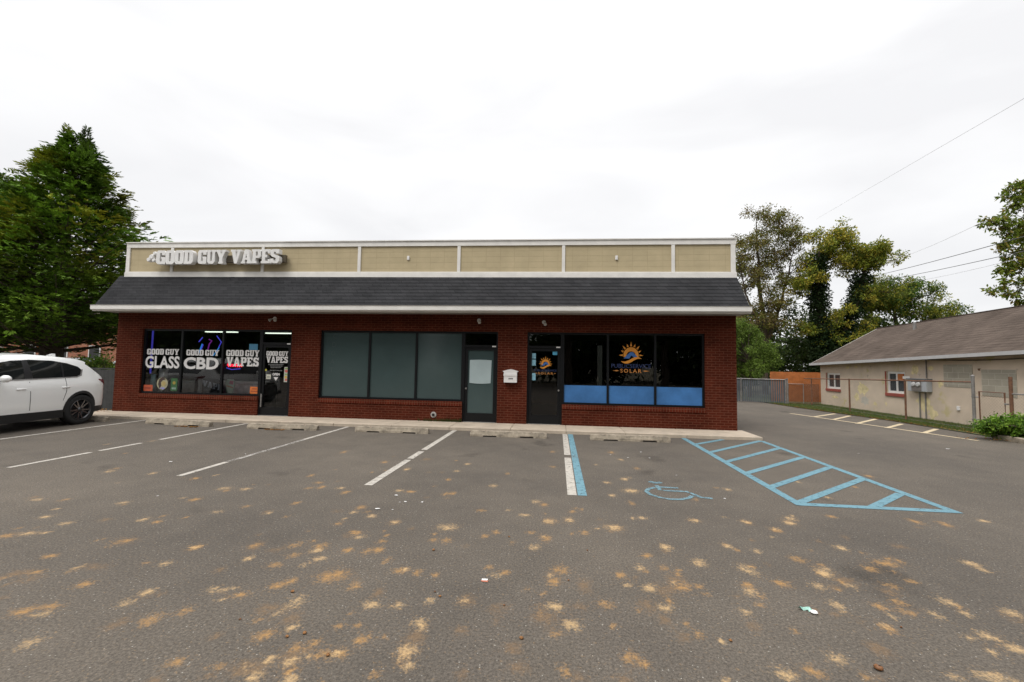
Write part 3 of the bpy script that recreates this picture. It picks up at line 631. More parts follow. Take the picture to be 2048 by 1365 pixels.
# parapet: tan panels, white frame
PBz, PTz = 4.235, 5.30
DV = [-13.60, -12.03, -8.98, -5.88, -2.85, .17, 3.16, 4.70]
DV = [-13.46, -11.94, -8.917, -5.851, -2.845, .153, 3.134, 4.75]
mb = MB()
mb.add([(X0 + .17, D + .01, tl(X0, PBz)), (X1 - .02, D + .01, tl(X1, PBz)), (X1 - .02, D + .01, tl(X1, PTz - .1)), (X0 + .17, D + .01, tl(X0, PTz - .1)),
        (X0 + .17, D + .25, tl(X0, PBz)), (X1 - .02, D + .25, tl(X1, PBz)), (X1 - .02, D + .25, tl(X1, PTz - .1)), (X0 + .17, D + .25, tl(X0, PTz - .1))],
       [(0, 1, 2, 3), (5, 4, 7, 6), (4, 0, 3, 7), (1, 5, 6, 2), (3, 2, 6, 7), (0, 4, 5, 1)])
mb.build('parapet_panel', MT['siding'], B)
def rail(z0, z1, y0, y1, nm):
    a, b = X0 + .15, X1 + .02
    mb = MB()
    mb.add([(a, y0, tl(a, z0)), (b, y0, tl(b, z0)), (b, y1, tl(b, z0)), (a, y1, tl(a, z0)), (a, y0, tl(a, z1)), (b, y0, tl(b, z1)), (b, y1, tl(b, z1)), (a, y1, tl(a, z1))],
           [(0, 3, 2, 1), (4, 5, 6, 7), (0, 1, 5, 4), (1, 2, 6, 5), (2, 3, 7, 6), (3, 0, 4, 7)])
    mb.build(nm, MT['trim'], B)
rail(PBz - .03, PBz + .11, D - .05, D + .005, 'bottom_trim')
rail(PBz + .112, PBz + .135, D - .03, D + .005, 'bottom_trim')
rail(PTz - .17, PTz - .03, D - .03, D + .005, 'top_trim')
rail(PTz - .028, PTz, D - .06, D + .30, 'parapet_cap')
for i, x in enumerate(DV):
    w = .045 if 0 < i < 7 else .06
    xx = min(max(x, X0 + .21), X1 - .06)
    MB().box(xx - w, xx + w, D - .025, D + .006, tl(x, PBz + .136), tl(x, PTz - .172)).build('vertical_trim', MT['trim'], B)
for x, z in ((-4.355, 4.78), (1.615, 4.73)):
    MB().box(x - .035, x + .035, D - .03, D + .008, z - .06, z + .06, .008).build('junction_box', MT['white'], B)
# flat roof deck behind the parapet
MB().box(X0 + .01, X1 - .01, D + .26, YB, 3.14, 3.30).build('flat_roof', MT['black'], B)

# shop interiors
def room(a, b, m=MT['room']):
    mb = MB(); y0, y1, z0, z1 = D + T + .01, D + 6.5, .075, 2.8
    mb.add([(a, y0, z0), (b, y0, z0), (b, y1, z0), (a, y1, z0), (a, y0, z1), (b, y0, z1), (b, y1, z1), (a, y1, z1)],
           [(4, 7, 6, 5), (3, 2, 6, 7), (0, 3, 7, 4), (1, 5, 6, 2)])
    mb.build('interior_wall', m, B)
    mesh_obj('interior_floor', [(a, y0, z0), (b, y0, z0), (b, y1, z0), (a, y1, z0)], [(0, 1, 2, 3)], MT['roomfloor'], B)
room(-13.4, -7.2); room(-7.15, -1.3); room(-1.25, 4.5)

# windows: frame + panes
FY0, FY1, GY = D + .055, D + .13, D + .095
def window(a, b, z0, z1, mull, pane_mat):
    mb = MB(); w = .055
    mb.box(a, b, FY0, FY1, z0, z0 + w); mb.box(a, b, FY0, FY1, z1 - w, z1)
    mb.box(a, a + w, FY0 + .001, FY1 - .001, z0 + w, z1 - w); mb.box(b - w, b, FY0 + .001, FY1 - .001, z0 + w, z1 - w)
    for m in mull: mb.box(m - .03, m + .03, FY0 + .002, FY1 - .002, z0 + w, z1 - w)
    f = mb.build('window', MT['frame'], B)
    e = [a + .02] + list(mull) + [b - .02]
    for p, q in zip(e[:-1], e[1:]):
        k = RNG.normal(0, .0012, 4)
        mesh_obj('pane', [(p, GY + k[0], z0 + .02), (q, GY + k[1], z0 + .02), (q, GY + k[2], z1 - .02), (p, GY + k[3], z1 - .02)], [(0, 1, 2, 3)], pane_mat, f)
    return f
wA = window(-12.80, -8.87, .646, ZT, [-11.50, -10.13], MT['glass'])
wB = window(-6.97, -2.66, .646, ZT, [-5.465, -4.05], MT['film'])
wC = window(.15, 3.956, .646, ZT, [1.40, 2.67], MT['glass'])
def door(a, b, pane_mat, hinge, zt=2.19):
    w = .05; mb = MB()
    mb.box(a, a + w, FY0 - .01, FY1, ZB, ZT); mb.box(b - w, b, FY0 - .01, FY1, ZB, ZT)
    mb.box(a + w, b - w, FY0 - .009, FY1, ZT - .05, ZT); mb.box(a + w, b - w, FY0 - .009, FY1, zt, zt + .07)
    fr = mb.build('door_frame', MT['frame'], B)
    mesh_obj('transom_pane', [(a + w, GY, zt + .05), (b - w, GY, zt + .05), (b - w, GY, ZT - .03), (a + w, GY, ZT - .03)], [(0, 1, 2, 3)], MT['glass'], fr)
    a2, b2 = a + w + .004, b - w - .004; s = .075
    y0, y1 = FY0 + .012, FY1 - .012
    mb = MB().box(a2, a2 + s, y0, y1, ZB + .01, zt - .006); mb.box(b2 - s, b2, y0, y1, ZB + .01, zt - .006)
    mb.box(a2 + s, b2 - s, y0 + .001, y1, zt - .08, zt - .006); mb.box(a2 + s, b2 - s, y0 + .001, y1, ZB + .01, ZB + .26)
    d = mb.build('door', MT['frame'], B)
    mesh_obj('pane', [(a2 + s - .01, GY, ZB + .25), (b2 - s + .01, GY, ZB + .25), (b2 - s + .01, GY, zt - .07), (a2 + s - .01, GY, zt - .07)], [(0, 1, 2, 3)], pane_mat, d)
    hx = a2 + .04 if hinge == 'r' else b2 - .04
    if a < -8:
        MB().box(hx - .018, hx + .018, y0 - .05, y0 - .035, .33, .72, .004).box(hx - .008, hx + .008, y0 - .035, y0 + .001, .38, .40).box(hx - .008, hx + .008, y0 - .035, y0 + .001, .64, .66).build('handle', MT['steel'], d)
    else:
        MB().lathe([(0, -.03), (.022, -.03), (.026, -.01), (.026, .0)], (hx, y0, 1.02), 'y', 12).build('handle', MT['steel'], d)
    MB().box(b - .17, b - .06, FY0 - .016, FY0 - .0095, zt + .015, zt + .05).build('maker_plate', MT['white'], fr)
    MB().box(a + w, b - w, D - .01, D + .15, ZB + .001, ZB + .018).build('threshold', MT['steel'], B)
door(-8.87, -7.87, MT['glass'], 'r')
door(-2.66, -1.66, MT['film'], 'r')
door(-.83, .15, MT['glass'], 'l')

# ---------------------------------------------------------------- lettering
GL = {
 'G': (7, [[(1.2,0),(7,0),(7,5.2),(3.9,5.2),(3.9,3.8),(4.4,3.8),(4.4,1.9),(2.8,1.9),(2.8,8.1),(4.3,8.1),(4.3,6.6),(7,6.6),(7,8.5),(5.8,10),(1.2,10),(0,8.5),(0,1.5)]]),
 'O': (7, [[(0,1.5),(1.2,0),(5.8,0),(7,1.5),(7,8.5),(5.8,10),(1.2,10),(0,8.5)], [(2.8,2),(4.2,2),(4.2,8),(2.8,8)]]),
 'D': (7, [[(0,0),(5.6,0),(7,1.6),(7,8.4),(5.6,10),(0,10),(0,8.4),(.6,8.4),(.6,1.6),(0,1.6)], [(3,1.8),(4.2,1.8),(4.2,8.2),(3,8.2)]]),
 'U': (7.5, [[(1.9,0),(5.6,0),(6.8,1.5),(6.8,8.5),(7.5,8.5),(7.5,10),(4.2,10),(4.2,8.5),(4.7,8.5),(4.7,2),(3,2),(3,8.5),(3.6,8.5),(3.6,10),(0,10),(0,8.5),(.7,8.5),(.7,1.5)]]),
 'Y': (8, [[(2.2,0),(6,0),(6,1.4),(5.4,1.4),(5.4,4.2),(7.3,8.6),(8,8.6),(8,10),(4.9,10),(4.9,8.6),(5.3,8.6),(4.3,6.2),(3.2,8.6),(3.7,8.6),(3.7,10),(0,10),(0,8.6),(.8,8.6),(2.8,4.2),(2.8,1.4),(2.2,1.4)]]),
 'V': (8, [[(3,0),(5,0),(7.3,8.6),(8,8.6),(8,10),(4.9,10),(4.9,8.6),(5.2,8.6),(4.3,4),(3.4,8.6),(3.8,8.6),(3.8,10),(0,10),(0,8.6),(.7,8.6)]]),
 'A': (8, [[(0,0),(3.3,0),(3.3,1.4),(2.8,1.4),(3.05,2.6),(4.7,2.6),(4.95,1.4),(4.5,1.4),(4.5,0),(8,0),(8,1.4),(7.4,1.4),(5.2,10),(2.6,10),(.7,1.4),(0,1.4)], [(3.3,4),(4.45,4),(3.9,7.2)]]),
 'P': (7, [[(0,0),(3.8,0),(3.8,1.5),(3,1.5),(3,3.8),(5.8,3.8),(7,5),(7,8.8),(5.8,10),(0,10),(0,8.5),(.7,8.5),(.7,1.5),(0,1.5)], [(3,5.4),(4.5,5.4),(4.5,8.4),(3,8.4)]]),
 'E': (6.8, [[(0,0),(6.8,0),(6.8,3),(5.2,3),(5.2,1.7),(3.1,1.7),(3.1,4.3),(4.6,4.3),(4.6,6),(3.1,6),(3.1,8.3),(5,8.3),(5,7),(6.6,7),(6.6,10),(0,10),(0,8.5),(.7,8.5),(.7,1.5),(0,1.5)]]),
 'S': (6.8, [[(0,0),(1,0),(1.5,.6),(2.5,0),(5.5,0),(6.8,1.5),(6.8,4.3),(5.6,5.6),(2.7,6.6),(2.7,8.1),(4.2,8.1),(4.2,6.9),(6.6,6.9),(6.6,10),(5.6,10),(5.2,9.5),(4.5,10),(1.4,10),(.2,8.6),(.2,5.9),(1.4,4.7),(4.2,3.8),(4.2,1.9),(2.5,1.9),(2.5,3.3),(0,3.3)]]),
}
def slab_layout(text, x0, x1, gap=.45, space=2.2):
    tot = 0; lay = []
    for ch in text:
        if ch == ' ': tot += space; continue
        lay.append((ch, tot)); tot += GL[ch][0] + gap
    k = (x1 - x0) / (tot - gap)
    return [(ch, x0 + p * k, k) for ch, p in lay]
def slab_text(mb, text, x0, x1, z0, z1, y, depth=0, slant=0):
    for ch, x, k in slab_layout(text, x0, x1):
        kz = (z1 - z0) / 10
        mb.poly(GL[ch][1], lambda u, v, d, x=x, k=k: (x + u * k, y + d, z0 + v * kz + slant * (x + u * k - x0)), depth)
    return mb
def font_text(mb, text, x0, x1, z0, z1, y, bold=.0, spacing=1.0, rot=0, flat=None):
    """built-in font outline fitted into a rectangle of the wall plane"""
    cu = bpy.data.curves.new('lettering', 'FONT'); cu.body = text; cu.offset = bold; cu.space_character = spacing
    cu.resolution_u = 3
    o = bpy.data.objects.new('lettering', cu); COL.objects.link(o)
    dg = bpy.context.evaluated_depsgraph_get()
    me = o.evaluated_get(dg).to_mesh()
    vs = np.array([v.co[:] for v in me.vertices]); fs = [tuple(p.vertices) for p in me.polygons]
    o.evaluated_get(dg).to_mesh_clear()
    bpy.data.objects.remove(o); bpy.data.curves.remove(cu)
    mn, mx = vs.min(0), vs.max(0)
    u = (vs[:, 0] - mn[0]) / (mx[0] - mn[0]); w = (vs[:, 1] - mn[1]) / (mx[1] - mn[1])
    X = x0 + u * (x1 - x0); Z = z0 + w * (z1 - z0) + rot * (X - x0)
    mb.add([(a, y, c) for a, c in zip(X, Z)], fs)
    return mb

LY = D + .045          # vinyl sits on the outer face of the glass
LY = GY - .006
t = thing('channel_letter_sign', 'raised white slab-serif channel letters reading GOOD GUY VAPES on the tan parapet', 'sign', (-10.2, D, 4.6))
for word, a, b in (('GOOD', -12.19, -10.97), ('GUY', -10.81, -9.90), ('VAPES', -9.74, -8.19)):
    for ch, x, k in slab_layout(word, a, b, gap=.15):
        mb = MB(); z0, z1 = (4.59, 5.01)
        kz = (z1 - z0) / 10
        mb.poly(GL[ch][1], lambda u, v, d: (x + u * k, D - .30 + d, z0 + v * kz), .15)
        mb.build('letter', MT['white'], t)
MB().box(-12.15, -8.10, D - .145, D - .031, 4.66, 4.88, .01).build('raceway', mat('raceway_paint', (.11, .09, .06), .6), t)
# small cloud-shaped plate left of the letters
mb = MB()
for cx, cz, r in ((-12.47, 4.74, .07), (-12.38, 4.83, .08), (-12.30, 4.72, .06), (-12.28, 4.93, .06)):
    mb.lathe([(0, 0), (r * .8, 0), (r, .03), (r, .12)], (cx, D - .29, cz), 'y', 12)
mb.build('cloud_plate', MT['white'], t)

def decal(name, label, fn, m=MT['decal'], cat='lettering', group=None):
    mb = MB(); fn(mb)
    return tag(mb.build(name, m), label, cat, group)
GRP = 'white vinyl lettering on the vape shop glass'
decal('window_lettering', 'white vinyl lettering reading GOOD GUY GLASS on the first shop pane', lambda m: (slab_text(m, 'GOOD GUY', -12.70, -11.61, 1.84, 2.02, LY), font_text(m, 'GLASS', -12.74, -11.57, 1.42, 1.80, LY, .03)), group=GRP)
decal('window_lettering', 'white vinyl lettering reading GOOD GUY CBD in front of the blue neon outline', lambda m: (slab_text(m, 'GOOD GUY', -11.36, -10.27, 1.83, 2.01, LY), font_text(m, 'CBD', -11.43, -10.26, 1.41, 1.78, LY, .035)), group=GRP)
decal('window_lettering', 'white vinyl lettering reading GOOD GUY VAPES on the pane beside the shop door', lambda m: (slab_text(m, 'GOOD GUY', -10.03, -8.95, 1.83, 2.02, LY), slab_text(m, 'VAPES', -10.01, -8.95, 1.53, 1.80, LY)), group=GRP)
decal('door_lettering', 'white vinyl lettering reading GOOD GUY VAPES on the glass of the shop door', lambda m: (slab_text(m, 'GOOD GUY', -8.72, -8.02, 1.86, 2.0, LY), slab_text(m, 'VAPES', -8.71, -8.02, 1.65, 1.84, LY)), group=GRP)
def hours(t):
    rr = random.Random(4)
    for r_, (z, a, b) in enumerate([(1.60, -8.64, -8.17), (1.555, -8.58, -8.20), (1.51, -8.56, -8.22), (1.42, -8.58, -8.20)]):
        x = a; m = MB()
        while x < b:
            w = rr.uniform(.012, .03)
            m.add([(x, LY, z - .012), (x + w, LY, z - .012), (x + w, LY, z + .012), (x, LY, z + .012)], [(0, 1, 2, 3)]); x += w + rr.uniform(.008, .016)
        m.build('text_line', HM, t)
HM = mat('grey_vinyl', (.22, .22, .22), .6)
hours(thing('opening_hours_lettering', 'small grey rows of opening hours below the lettering on the shop door', 'lettering', (-8.4, LY, 1.4)))
decal('open_lettering', 'small white OPEN lettering with a downward triangle on the shop door', lambda m: (font_text(m, 'OPEN', -8.49, -8.26, 1.27, 1.345, LY, .04), m.add([(-8.45, LY, 1.22), (-8.30, LY, 1.22), (-8.375, LY, 1.11)], [(0, 1, 2)])))

def logo(m_sun, m_blue, m_txt, cx, cz, s, tb, ts, pub, sol):
    """half sun with rays over a roof and a swoosh"""
    def disc(mb):
        pts = [(cx + .205 * s * cos(a), cz + .205 * s * sin(a) * 1.1) for a in np.linspace(-.25, pi + .25, 20)]
        inn = [(cx + .125 * s * cos(a), cz - .01 * s + .12 * s * sin(a)) for a in np.linspace(pi + .2, -.2, 16)]
        mb.poly([pts + inn], lambda u, v, d: (u, LY, v))
        for k in range(9):
            a = pi * (k - .05) / 8.0 + .02
            r0, r1, w = .225 * s, (.33 if k % 2 == 0 else .30) * s, .028 * s
            dx, dz = cos(a), sin(a)
            mb.add([(cx + dx * r0 - dz * w, LY, cz + dz * r0 * 1.1 + dx * w), (cx + dx * r0 + dz * w, LY, cz + dz * r0 * 1.1 - dx * w), (cx + dx * r1, LY, cz + dz * r1 * 1.15)], [(0, 1, 2)])
        up_, lo = [], []
        for q in np.linspace(0, 1, 14):
            x = cx - .27 * s + .55 * s * q
            z = cz - .16 * s - .05 * s * sin(2 * pi * q * .9 + .2) + .05 * s * q
            th = .04 * s * sin(pi * q) + .004
            up_.append((x, z + th)); lo.append((x, z - th))
        mb.poly([up_ + lo[::-1]], lambda u, v, d: (u, LY - .002, v))
    def roof(mb):
        mb.poly([[(cx - .2 * s, cz - .09 * s), (cx - .1 * s, cz + .02 * s), (cx - .02 * s, cz + .09 * s), (cx + .05 * s, cz + .09 * s), (cx + .20 * s, cz - .07 * s), (cx + .08 * s, cz - .06 * s), (cx + .01 * s, cz + .0 * s), (cx - .05 * s, cz - .09 * s)]], lambda u, v, d: (u, LY - .001, v))
    return disc, roof
SUNM = mat('orange_vinyl', (.62, .24, .025), .5); BLUM = mat('blue_vinyl', (.04, .13, .36), .5); DBL = mat('navy_vinyl', (.02, .035, .11), .5)
ORV = mat('dull_orange_vinyl', (.42, .17, .035), .5)
for nm, lab, cx, cz, s, pub, sol in (('solar_logo', 'large orange sun emblem over lettering reading PUBLIC SERVICE SOLAR on the window', 2.03, 2.03, 1.0, (1.50, 2.56, 1.68, 1.79), (1.74, 2.31, 1.55, 1.655)),
                                    ('solar_logo', 'small orange sun emblem over lettering reading PUBLIC SERVICE SOLAR on the glass door', -.315, 1.755, .58, (-.64, .0, 1.545, 1.60), (-.52, -.10, 1.46, 1.52))):
    t = thing(nm, lab, 'emblem', (cx, LY, sol[2]))
    dsc, rf = logo(0, 0, 0, cx, cz, s, 0, 0, 0, 0)
    m1 = MB(); dsc(m1); m1.build('sun_emblem', SUNM, t)
    m2 = MB(); rf(m2); m2.build('roof_emblem', BLUM, t)
    m3 = MB(); font_text(m3, 'PUBLICSERVICE', pub[0], pub[1], pub[2], pub[3], LY); m3.build('public_service_lettering', DBL, t)
    m4 = MB(); font_text(m4, 'SOLAR', sol[0], sol[1], sol[2], sol[3], LY, .02, 1.35)
    zc = (sol[2] + sol[3]) / 2
    for a, b in ((pub[0] + .03 * s, sol[0] - .03 * s), (pub[1] - .03 * s, sol[1] + .03 * s)):
        m4.add([(a, LY, zc), ((a + b * 2) / 3, LY, zc - .018 * s), (b, LY, zc), ((a + b * 2) / 3, LY, zc + .018 * s)], [(0, 1, 2, 3)] if a < b else [(3, 2, 1, 0)])
    m4.build('solar_lettering', ORV, t)
BF = mat('blue_window_film', (.050, .160, .38), .30, .30, 1.3)
for a, b, z0, z1, lab in ((.205, 1.37, .70, 1.175, 'blue film strip across the bottom of the window pane next to the glass door'), (1.43, 2.64, .70, 1.18, 'blue film strip below the large sun emblem on the middle pane'), (2.70, 3.90, .70, 1.18, 'blue film strip across the bottom of the pane nearest the building corner')):
    decal('window_film', lab, lambda m: m.add([(a, LY, z0), (b, LY, z0), (b, LY, z1), (a, LY, z1)], [(0, 1, 2, 3)]), BF, 'window film', 'blue film strips on the solar shop window')
def sticker(name, label, x0, x1, z0, z1, col, group=None, extra=None, cat='sticker'):
    t = thing(name, label, cat, ((x0 + x1) / 2, LY, z0), 0, group)
    MB().add([(x0, LY, z0), (x1, LY, z0), (x1, LY, z1), (x0, LY, z1)], [(0, 1, 2, 3)]).build('sheet', mat(name + '_print', col, .6, .15, 8), t)
    for nm, c, pl in (extra or []):
        mb = MB(); pl(mb); mb.build(nm, mat(nm + '_print', c, .6), t)
q = lambda a, b, c, d, dy=.002: (lambda m: m.add([(a, LY - dy, c), (b, LY - dy, c), (b, LY - dy, d), (a, LY - dy, d)], [(0, 1, 2, 3)]))
sticker('blue_sticker', 'square blue sticker above the VAPES lettering on the shop window', -9.29, -9.01, 2.03, 2.21, (.06, .22, .36))
sticker('orange_sign', 'small orange sign in the bottom left corner of the first shop pane', -12.76, -12.43, .71, .90, (.42, .08, .03), extra=[('print', (.25, .04, .02), q(-12.70, -12.5, .78, .83))])
sticker('orange_sign', 'orange sign with dark print at the bottom of the pane beside the shop door', -9.19, -8.90, .71, .92, (.60, .16, .03), extra=[('print', (.30, .06, .02), lambda m: (q(-9.13, -8.96, .84, .87)(m), q(-9.15, -8.94, .77, .80)(m)))])
sticker('square_sticker', 'pale square sticker on the shop door', -8.69, -8.54, 1.16, 1.30, (.55, .55, .46), extra=[('print', (.3, .3, .26), q(-8.66, -8.57, 1.2, 1.25))])
sticker('tall_poster', 'narrow poster with coloured fruit on the right side of the shop door', -8.12, -7.99, 1.08, 1.53, (.46, .45, .40), extra=[('fruit_print', (.55, .12, .10), lambda m: m.disc((-8.055, LY - .002, 1.41), .045)), ('fruit_print', (.55, .12, .10), lambda m: m.disc((-8.05, LY - .002, 1.15), .035)), ('leaf_print', (.18, .34, .06), lambda m: q(-8.10, -8.01, 1.47, 1.50)(m)), ('leaf_print', (.18, .34, .06), q(-8.1, -8.01, 1.30, 1.33)), ('yellow_print', (.6, .4, .06), lambda m: m.disc((-8.06, LY - .002, 1.23), .04))], cat='poster')
sticker('yellow_sticker', 'small yellow sticker on the left edge of the shop door glass', -8.74, -8.68, 1.40, 1.46, (.45, .42, .05))
sticker('green_poster', 'dark green poster in the first shop pane', -11.82, -11.60, .73, 1.12, (.03, .10, .035), extra=[('gold_print', (.32, .24, .04), lambda m: m.disc((-11.71, LY - .002, .98), .05)), ('light_print', (.2, .3, .25), q(-11.78, -11.64, .78, .84))], cat='poster')
# round poster: plain medallion, not a portrait
t = thing('round_poster', 'round cream poster with dark swirls standing low in the first shop pane', 'poster', (-12.11, LY, .74))
MB().disc((-12.11, LY, .95), .19).build('sheet', mat('cream_print', (.33, .31, .20), .6, .3, 10), t)
MB().poly([[(-12.25, .93), (-12.22, 1.08), (-12.10, 1.16), (-12.0, 1.08), (-12.1, 1.05), (-12.16, .98), (-12.14, .88), (-12.2, .8)]], lambda u, v, d: (u, LY - .002, v)).build('dark_swirl', mat('brown_print', (.05, .03, .025), .6), t)
MB().disc((-12.06, LY - .003, .95), .075).build('yellow_disc', mat('yellow_print_b', (.38, .30, .12), .6, .3, 20), t)
MB().add([(-12.2, LY - .003, .80), (-12.05, LY - .003, .77), (-12.0, LY - .003, .82), (-12.12, LY - .003, .84)], [(0, 1, 2, 3)]).build('blue_print', mat('lilac_print', (.25, .25, .5), .6), t)
def door_st(x0, x1, z0, z1, lab, col=(.20, .40, .50)):
    decal('door_sticker', lab, q(x0, x1, z0, z1, 0), mat('pale_blue_print', col, .6, .35, 25), 'sticker', 'pale blue stickers on the solar shop door')
door_st(-.70, -.59, 1.90, 2.05, 'upper of two stacked pale blue stickers beside the small sun emblem')
door_st(-.70, -.59, 1.70, 1.87, 'lower of two stacked pale blue stickers beside the small sun emblem')
door_st(-.69, -.59, 1.29, 1.49, 'pale blue sticker below the small sun emblem on the door')
door_st(-.12, .01, 2.01, 2.11, 'brighter blue sticker in the top right corner of the glass door', (.08, .36, .55))

# neon signs and tube lights
NB = mat('blue_neon', (.1, .1, .4), .5, emit=(.10, .09, .95), estr=.55)
NC = mat('cyan_neon', (.1, .3, .4), .5, emit=(.03, .30, .85), estr=.6)
NR = mat('red_neon', (.4, .02, .03), .5, emit=(1, .02, .06), estr=1.6)
NP = mat('purple_neon', (.2, .02, .2), .5, emit=(.25, .03, .35), estr=.5)
Yn = D + .24
t = thing('hexagon_neon_sign', 'blue and cyan hexagonal neon outline hanging behind the CBD lettering', 'neon sign', (-10.7, Yn, 2.0))
MB().tube([(-10.98, Yn, 2.40), (-11.10, Yn, 2.26)], .014).build('blue_tube', NB, t)
MB().tube([(-10.50, Yn, 2.45), (-10.34, Yn, 2.26), (-10.42, Yn, 2.10)], .014).build('blue_tube', NB, t)
MB().tube([(-10.95, Yn, 2.18), (-11.02, Yn, 1.98)], .014).build('blue_tube', NB, t)
MB().tube([(-11.0, Yn + .02, 2.20), (-11.12, Yn + .02, 1.85)], .014).build('cyan_tube', NC, t)
MB().tube([(-10.42, Yn + .02, 2.10), (-10.60, Yn + .02, 1.84)], .014).build('cyan_tube', NC, t)
MB().tube([(-10.76, Yn, 2.34), (-10.66, Yn, 2.3), (-10.74, Yn, 2.2), (-10.78, Yn, 2.02)], .016).build('purple_tube', NP, t)
t = thing('red_neon_sign', 'glowing red neon script with a blue underline below the VAPES lettering', 'neon sign', (-9.8, Yn, 1.45))
pts = [(-10.10 + .48 * i / 28, Yn, 1.55 + .045 * sin(i * 1.5)) for i in range(29)]
MB().tube(pts, .018).build('script_tube', NR, t)
MB().tube([(-10.12, Yn, 1.47), (-9.95, Yn, 1.42), (-9.66, Yn, 1.45)], .013).build('underline_tube', NB, t)
t = tag(MB().box(-12.71, -12.675, Yn - .02, Yn + .01, 1.25, 2.60).build('led_strip', mat('blue_led', (.05, .05, .2), .5, emit=(.07, .06, .55), estr=.45)), 'vertical blue LED strip glowing at the left edge of the first shop pane', 'light strip')
for i, (x, y, w, lab) in enumerate(((-11.9, 14.0, 1.25, 'ceiling tube light glowing above the CBD lettering'), (-9.95, 14.4, 1.2, 'ceiling tube light glowing above the pane beside the shop door'), (-9.95, 13.2, 1.2, 'ceiling tube light glowing nearest the shop door transom'), (-9.9, 16.4, 1.2, 'ceiling tube light deepest inside the vape shop'))):
    t = thing('ceiling_tube_light', lab, 'ceiling light', (x, y, 2.7), 0, 'tube lights on the vape shop ceiling')
    MB().box(x - w / 2, x + w / 2, y - .09, y + .09, 2.72, 2.79, .01).build('housing', MT['white'], t)
    MB().box(x - w / 2 + .03, x + w / 2 - .03, y - .07, y + .07, 2.69, 2.718, .008).build('tube', MT['fixture'], t)
# display things standing inside the vape shop window
MB().box(-12.75, -8.95, D + .25, D + .60, .60, .66).build('display_shelf', mat('display_shelf', (.16, .155, .14), .6), B)
t = thing('vape_banner', 'black display cloth with slanting white lettering reading VAPE in the CBD pane', 'banner', (-10.7, D + .3, .66))
MB().box(-11.2, -10.28, D + .28, D + .30, .67, 1.12, .004).build('cloth', mat('black_cloth', (.018, .018, .022), .8, .3), t)
mb = MB(); slab_text(mb, 'VAPE', -10.93, -10.27, .90, 1.08, D + .275, 0, -.22); mb.build('lettering', mat('pale_print', (.40, .42, .50), .6), t)
tag(MB().lathe([(.0, 0), (.07, 0), (.06, .04), (.05, .25), (.075, .42), (.06, .46), (0, .46)], (-10.98, D + .26, .66), 'z', 14).build('white_glass_pipe', mat('milky_glass', (.42, .42, .43), .3)), 'tall milky glass pipe standing among the things under the CBD lettering', 'glass pipe')
t = thing('cup_cutout', 'pale green and pink cup-shaped display cut-out behind the third shop pane', 'display', (-9.95, D + .2, .66))
MB().poly([[(-10.05, .68), (-9.85, .68), (-9.82, .85), (-9.79, .92), (-9.80, 1.08), (-9.86, 1.12), (-10.03, 1.12), (-10.10, 1.06), (-10.09, .92), (-10.06, .86)]], lambda u, v, d: (u, D + .2 + d, v), .02).build('board', mat('mint_print', (.36, .46, .36), .6, .2, 12), t)
MB().add([(-9.97, D + .197, .98), (-9.83, D + .197, .96), (-9.83, D + .197, 1.07), (-9.95, D + .197, 1.08)], [(0, 1, 2, 3)]).build('pink_print', mat('pink_print', (.5, .13, .2), .6), t)
MB().add([(-10.06, D + .197, .90), (-9.84, D + .197, .85), (-9.84, D + .197, .89), (-10.06, D + .197, .95)], [(0, 1, 2, 3)]).build('orange_print', mat('orange_print', (.45, .18, .1), .6), t)
tag(MB().box(-12.52, -12.34, D + .35, D + .5, .66, 1.40, .01).build('white_display_post', mat('offwhite_board', (.7, .68, .64), .6, .2)), 'off-white display post standing beside the round poster', 'display post')
tag(MB().box(-12.74, -12.58, D + .30, D + .34, .68, 1.22, .005).build('pale_placard', mat('pale_cyan_print', (.40, .60, .62), .6, .3, 9)), 'pale cyan placard standing above the small orange sign', 'placard')
t = thing('display_cabinet', 'low grey glass display cabinet behind the vape shop window', 'cabinet', (-10.8, D + 1.1, 0))
MB().box(-12.7, -9.2, D + .70, D + 1.35, .08, .95, .01).build('case', mat('grey_board', (.62, .60, .57), .5, .3), t)
MB().box(-12.7, -9.2, D + .69, D + 1.36, .96, 1.02, .01).build('counter_top', mat('counter', (.6, .6, .57), .3), t)
# solar shop: white post / curtain edge inside
tag(MB().box(1.13, 1.27, D + .25, D + .31, .7, 2.3, .01).build('vertical_blind', mat('offwhite_cloth', (.17, .17, .15), .8)), 'pale vertical blind hanging behind the solar shop pane next to the door', 'blind')
t = thing('office_desk', 'dark desk standing inside the solar shop', 'desk', (2.4, D + 2.4, 0))
MB().box(1.6, 3.2, D + 2, D + 2.8, .77, .81, .008).build('desk_top', mat('desk_wood', (.10, .07, .05), .4), t)
for x in (1.65, 3.1):
    for y in (D + 2.05, D + 2.7): MB().box(x, x + .05, y, y + .05, .08, .769).build('leg', MT['black'], t)
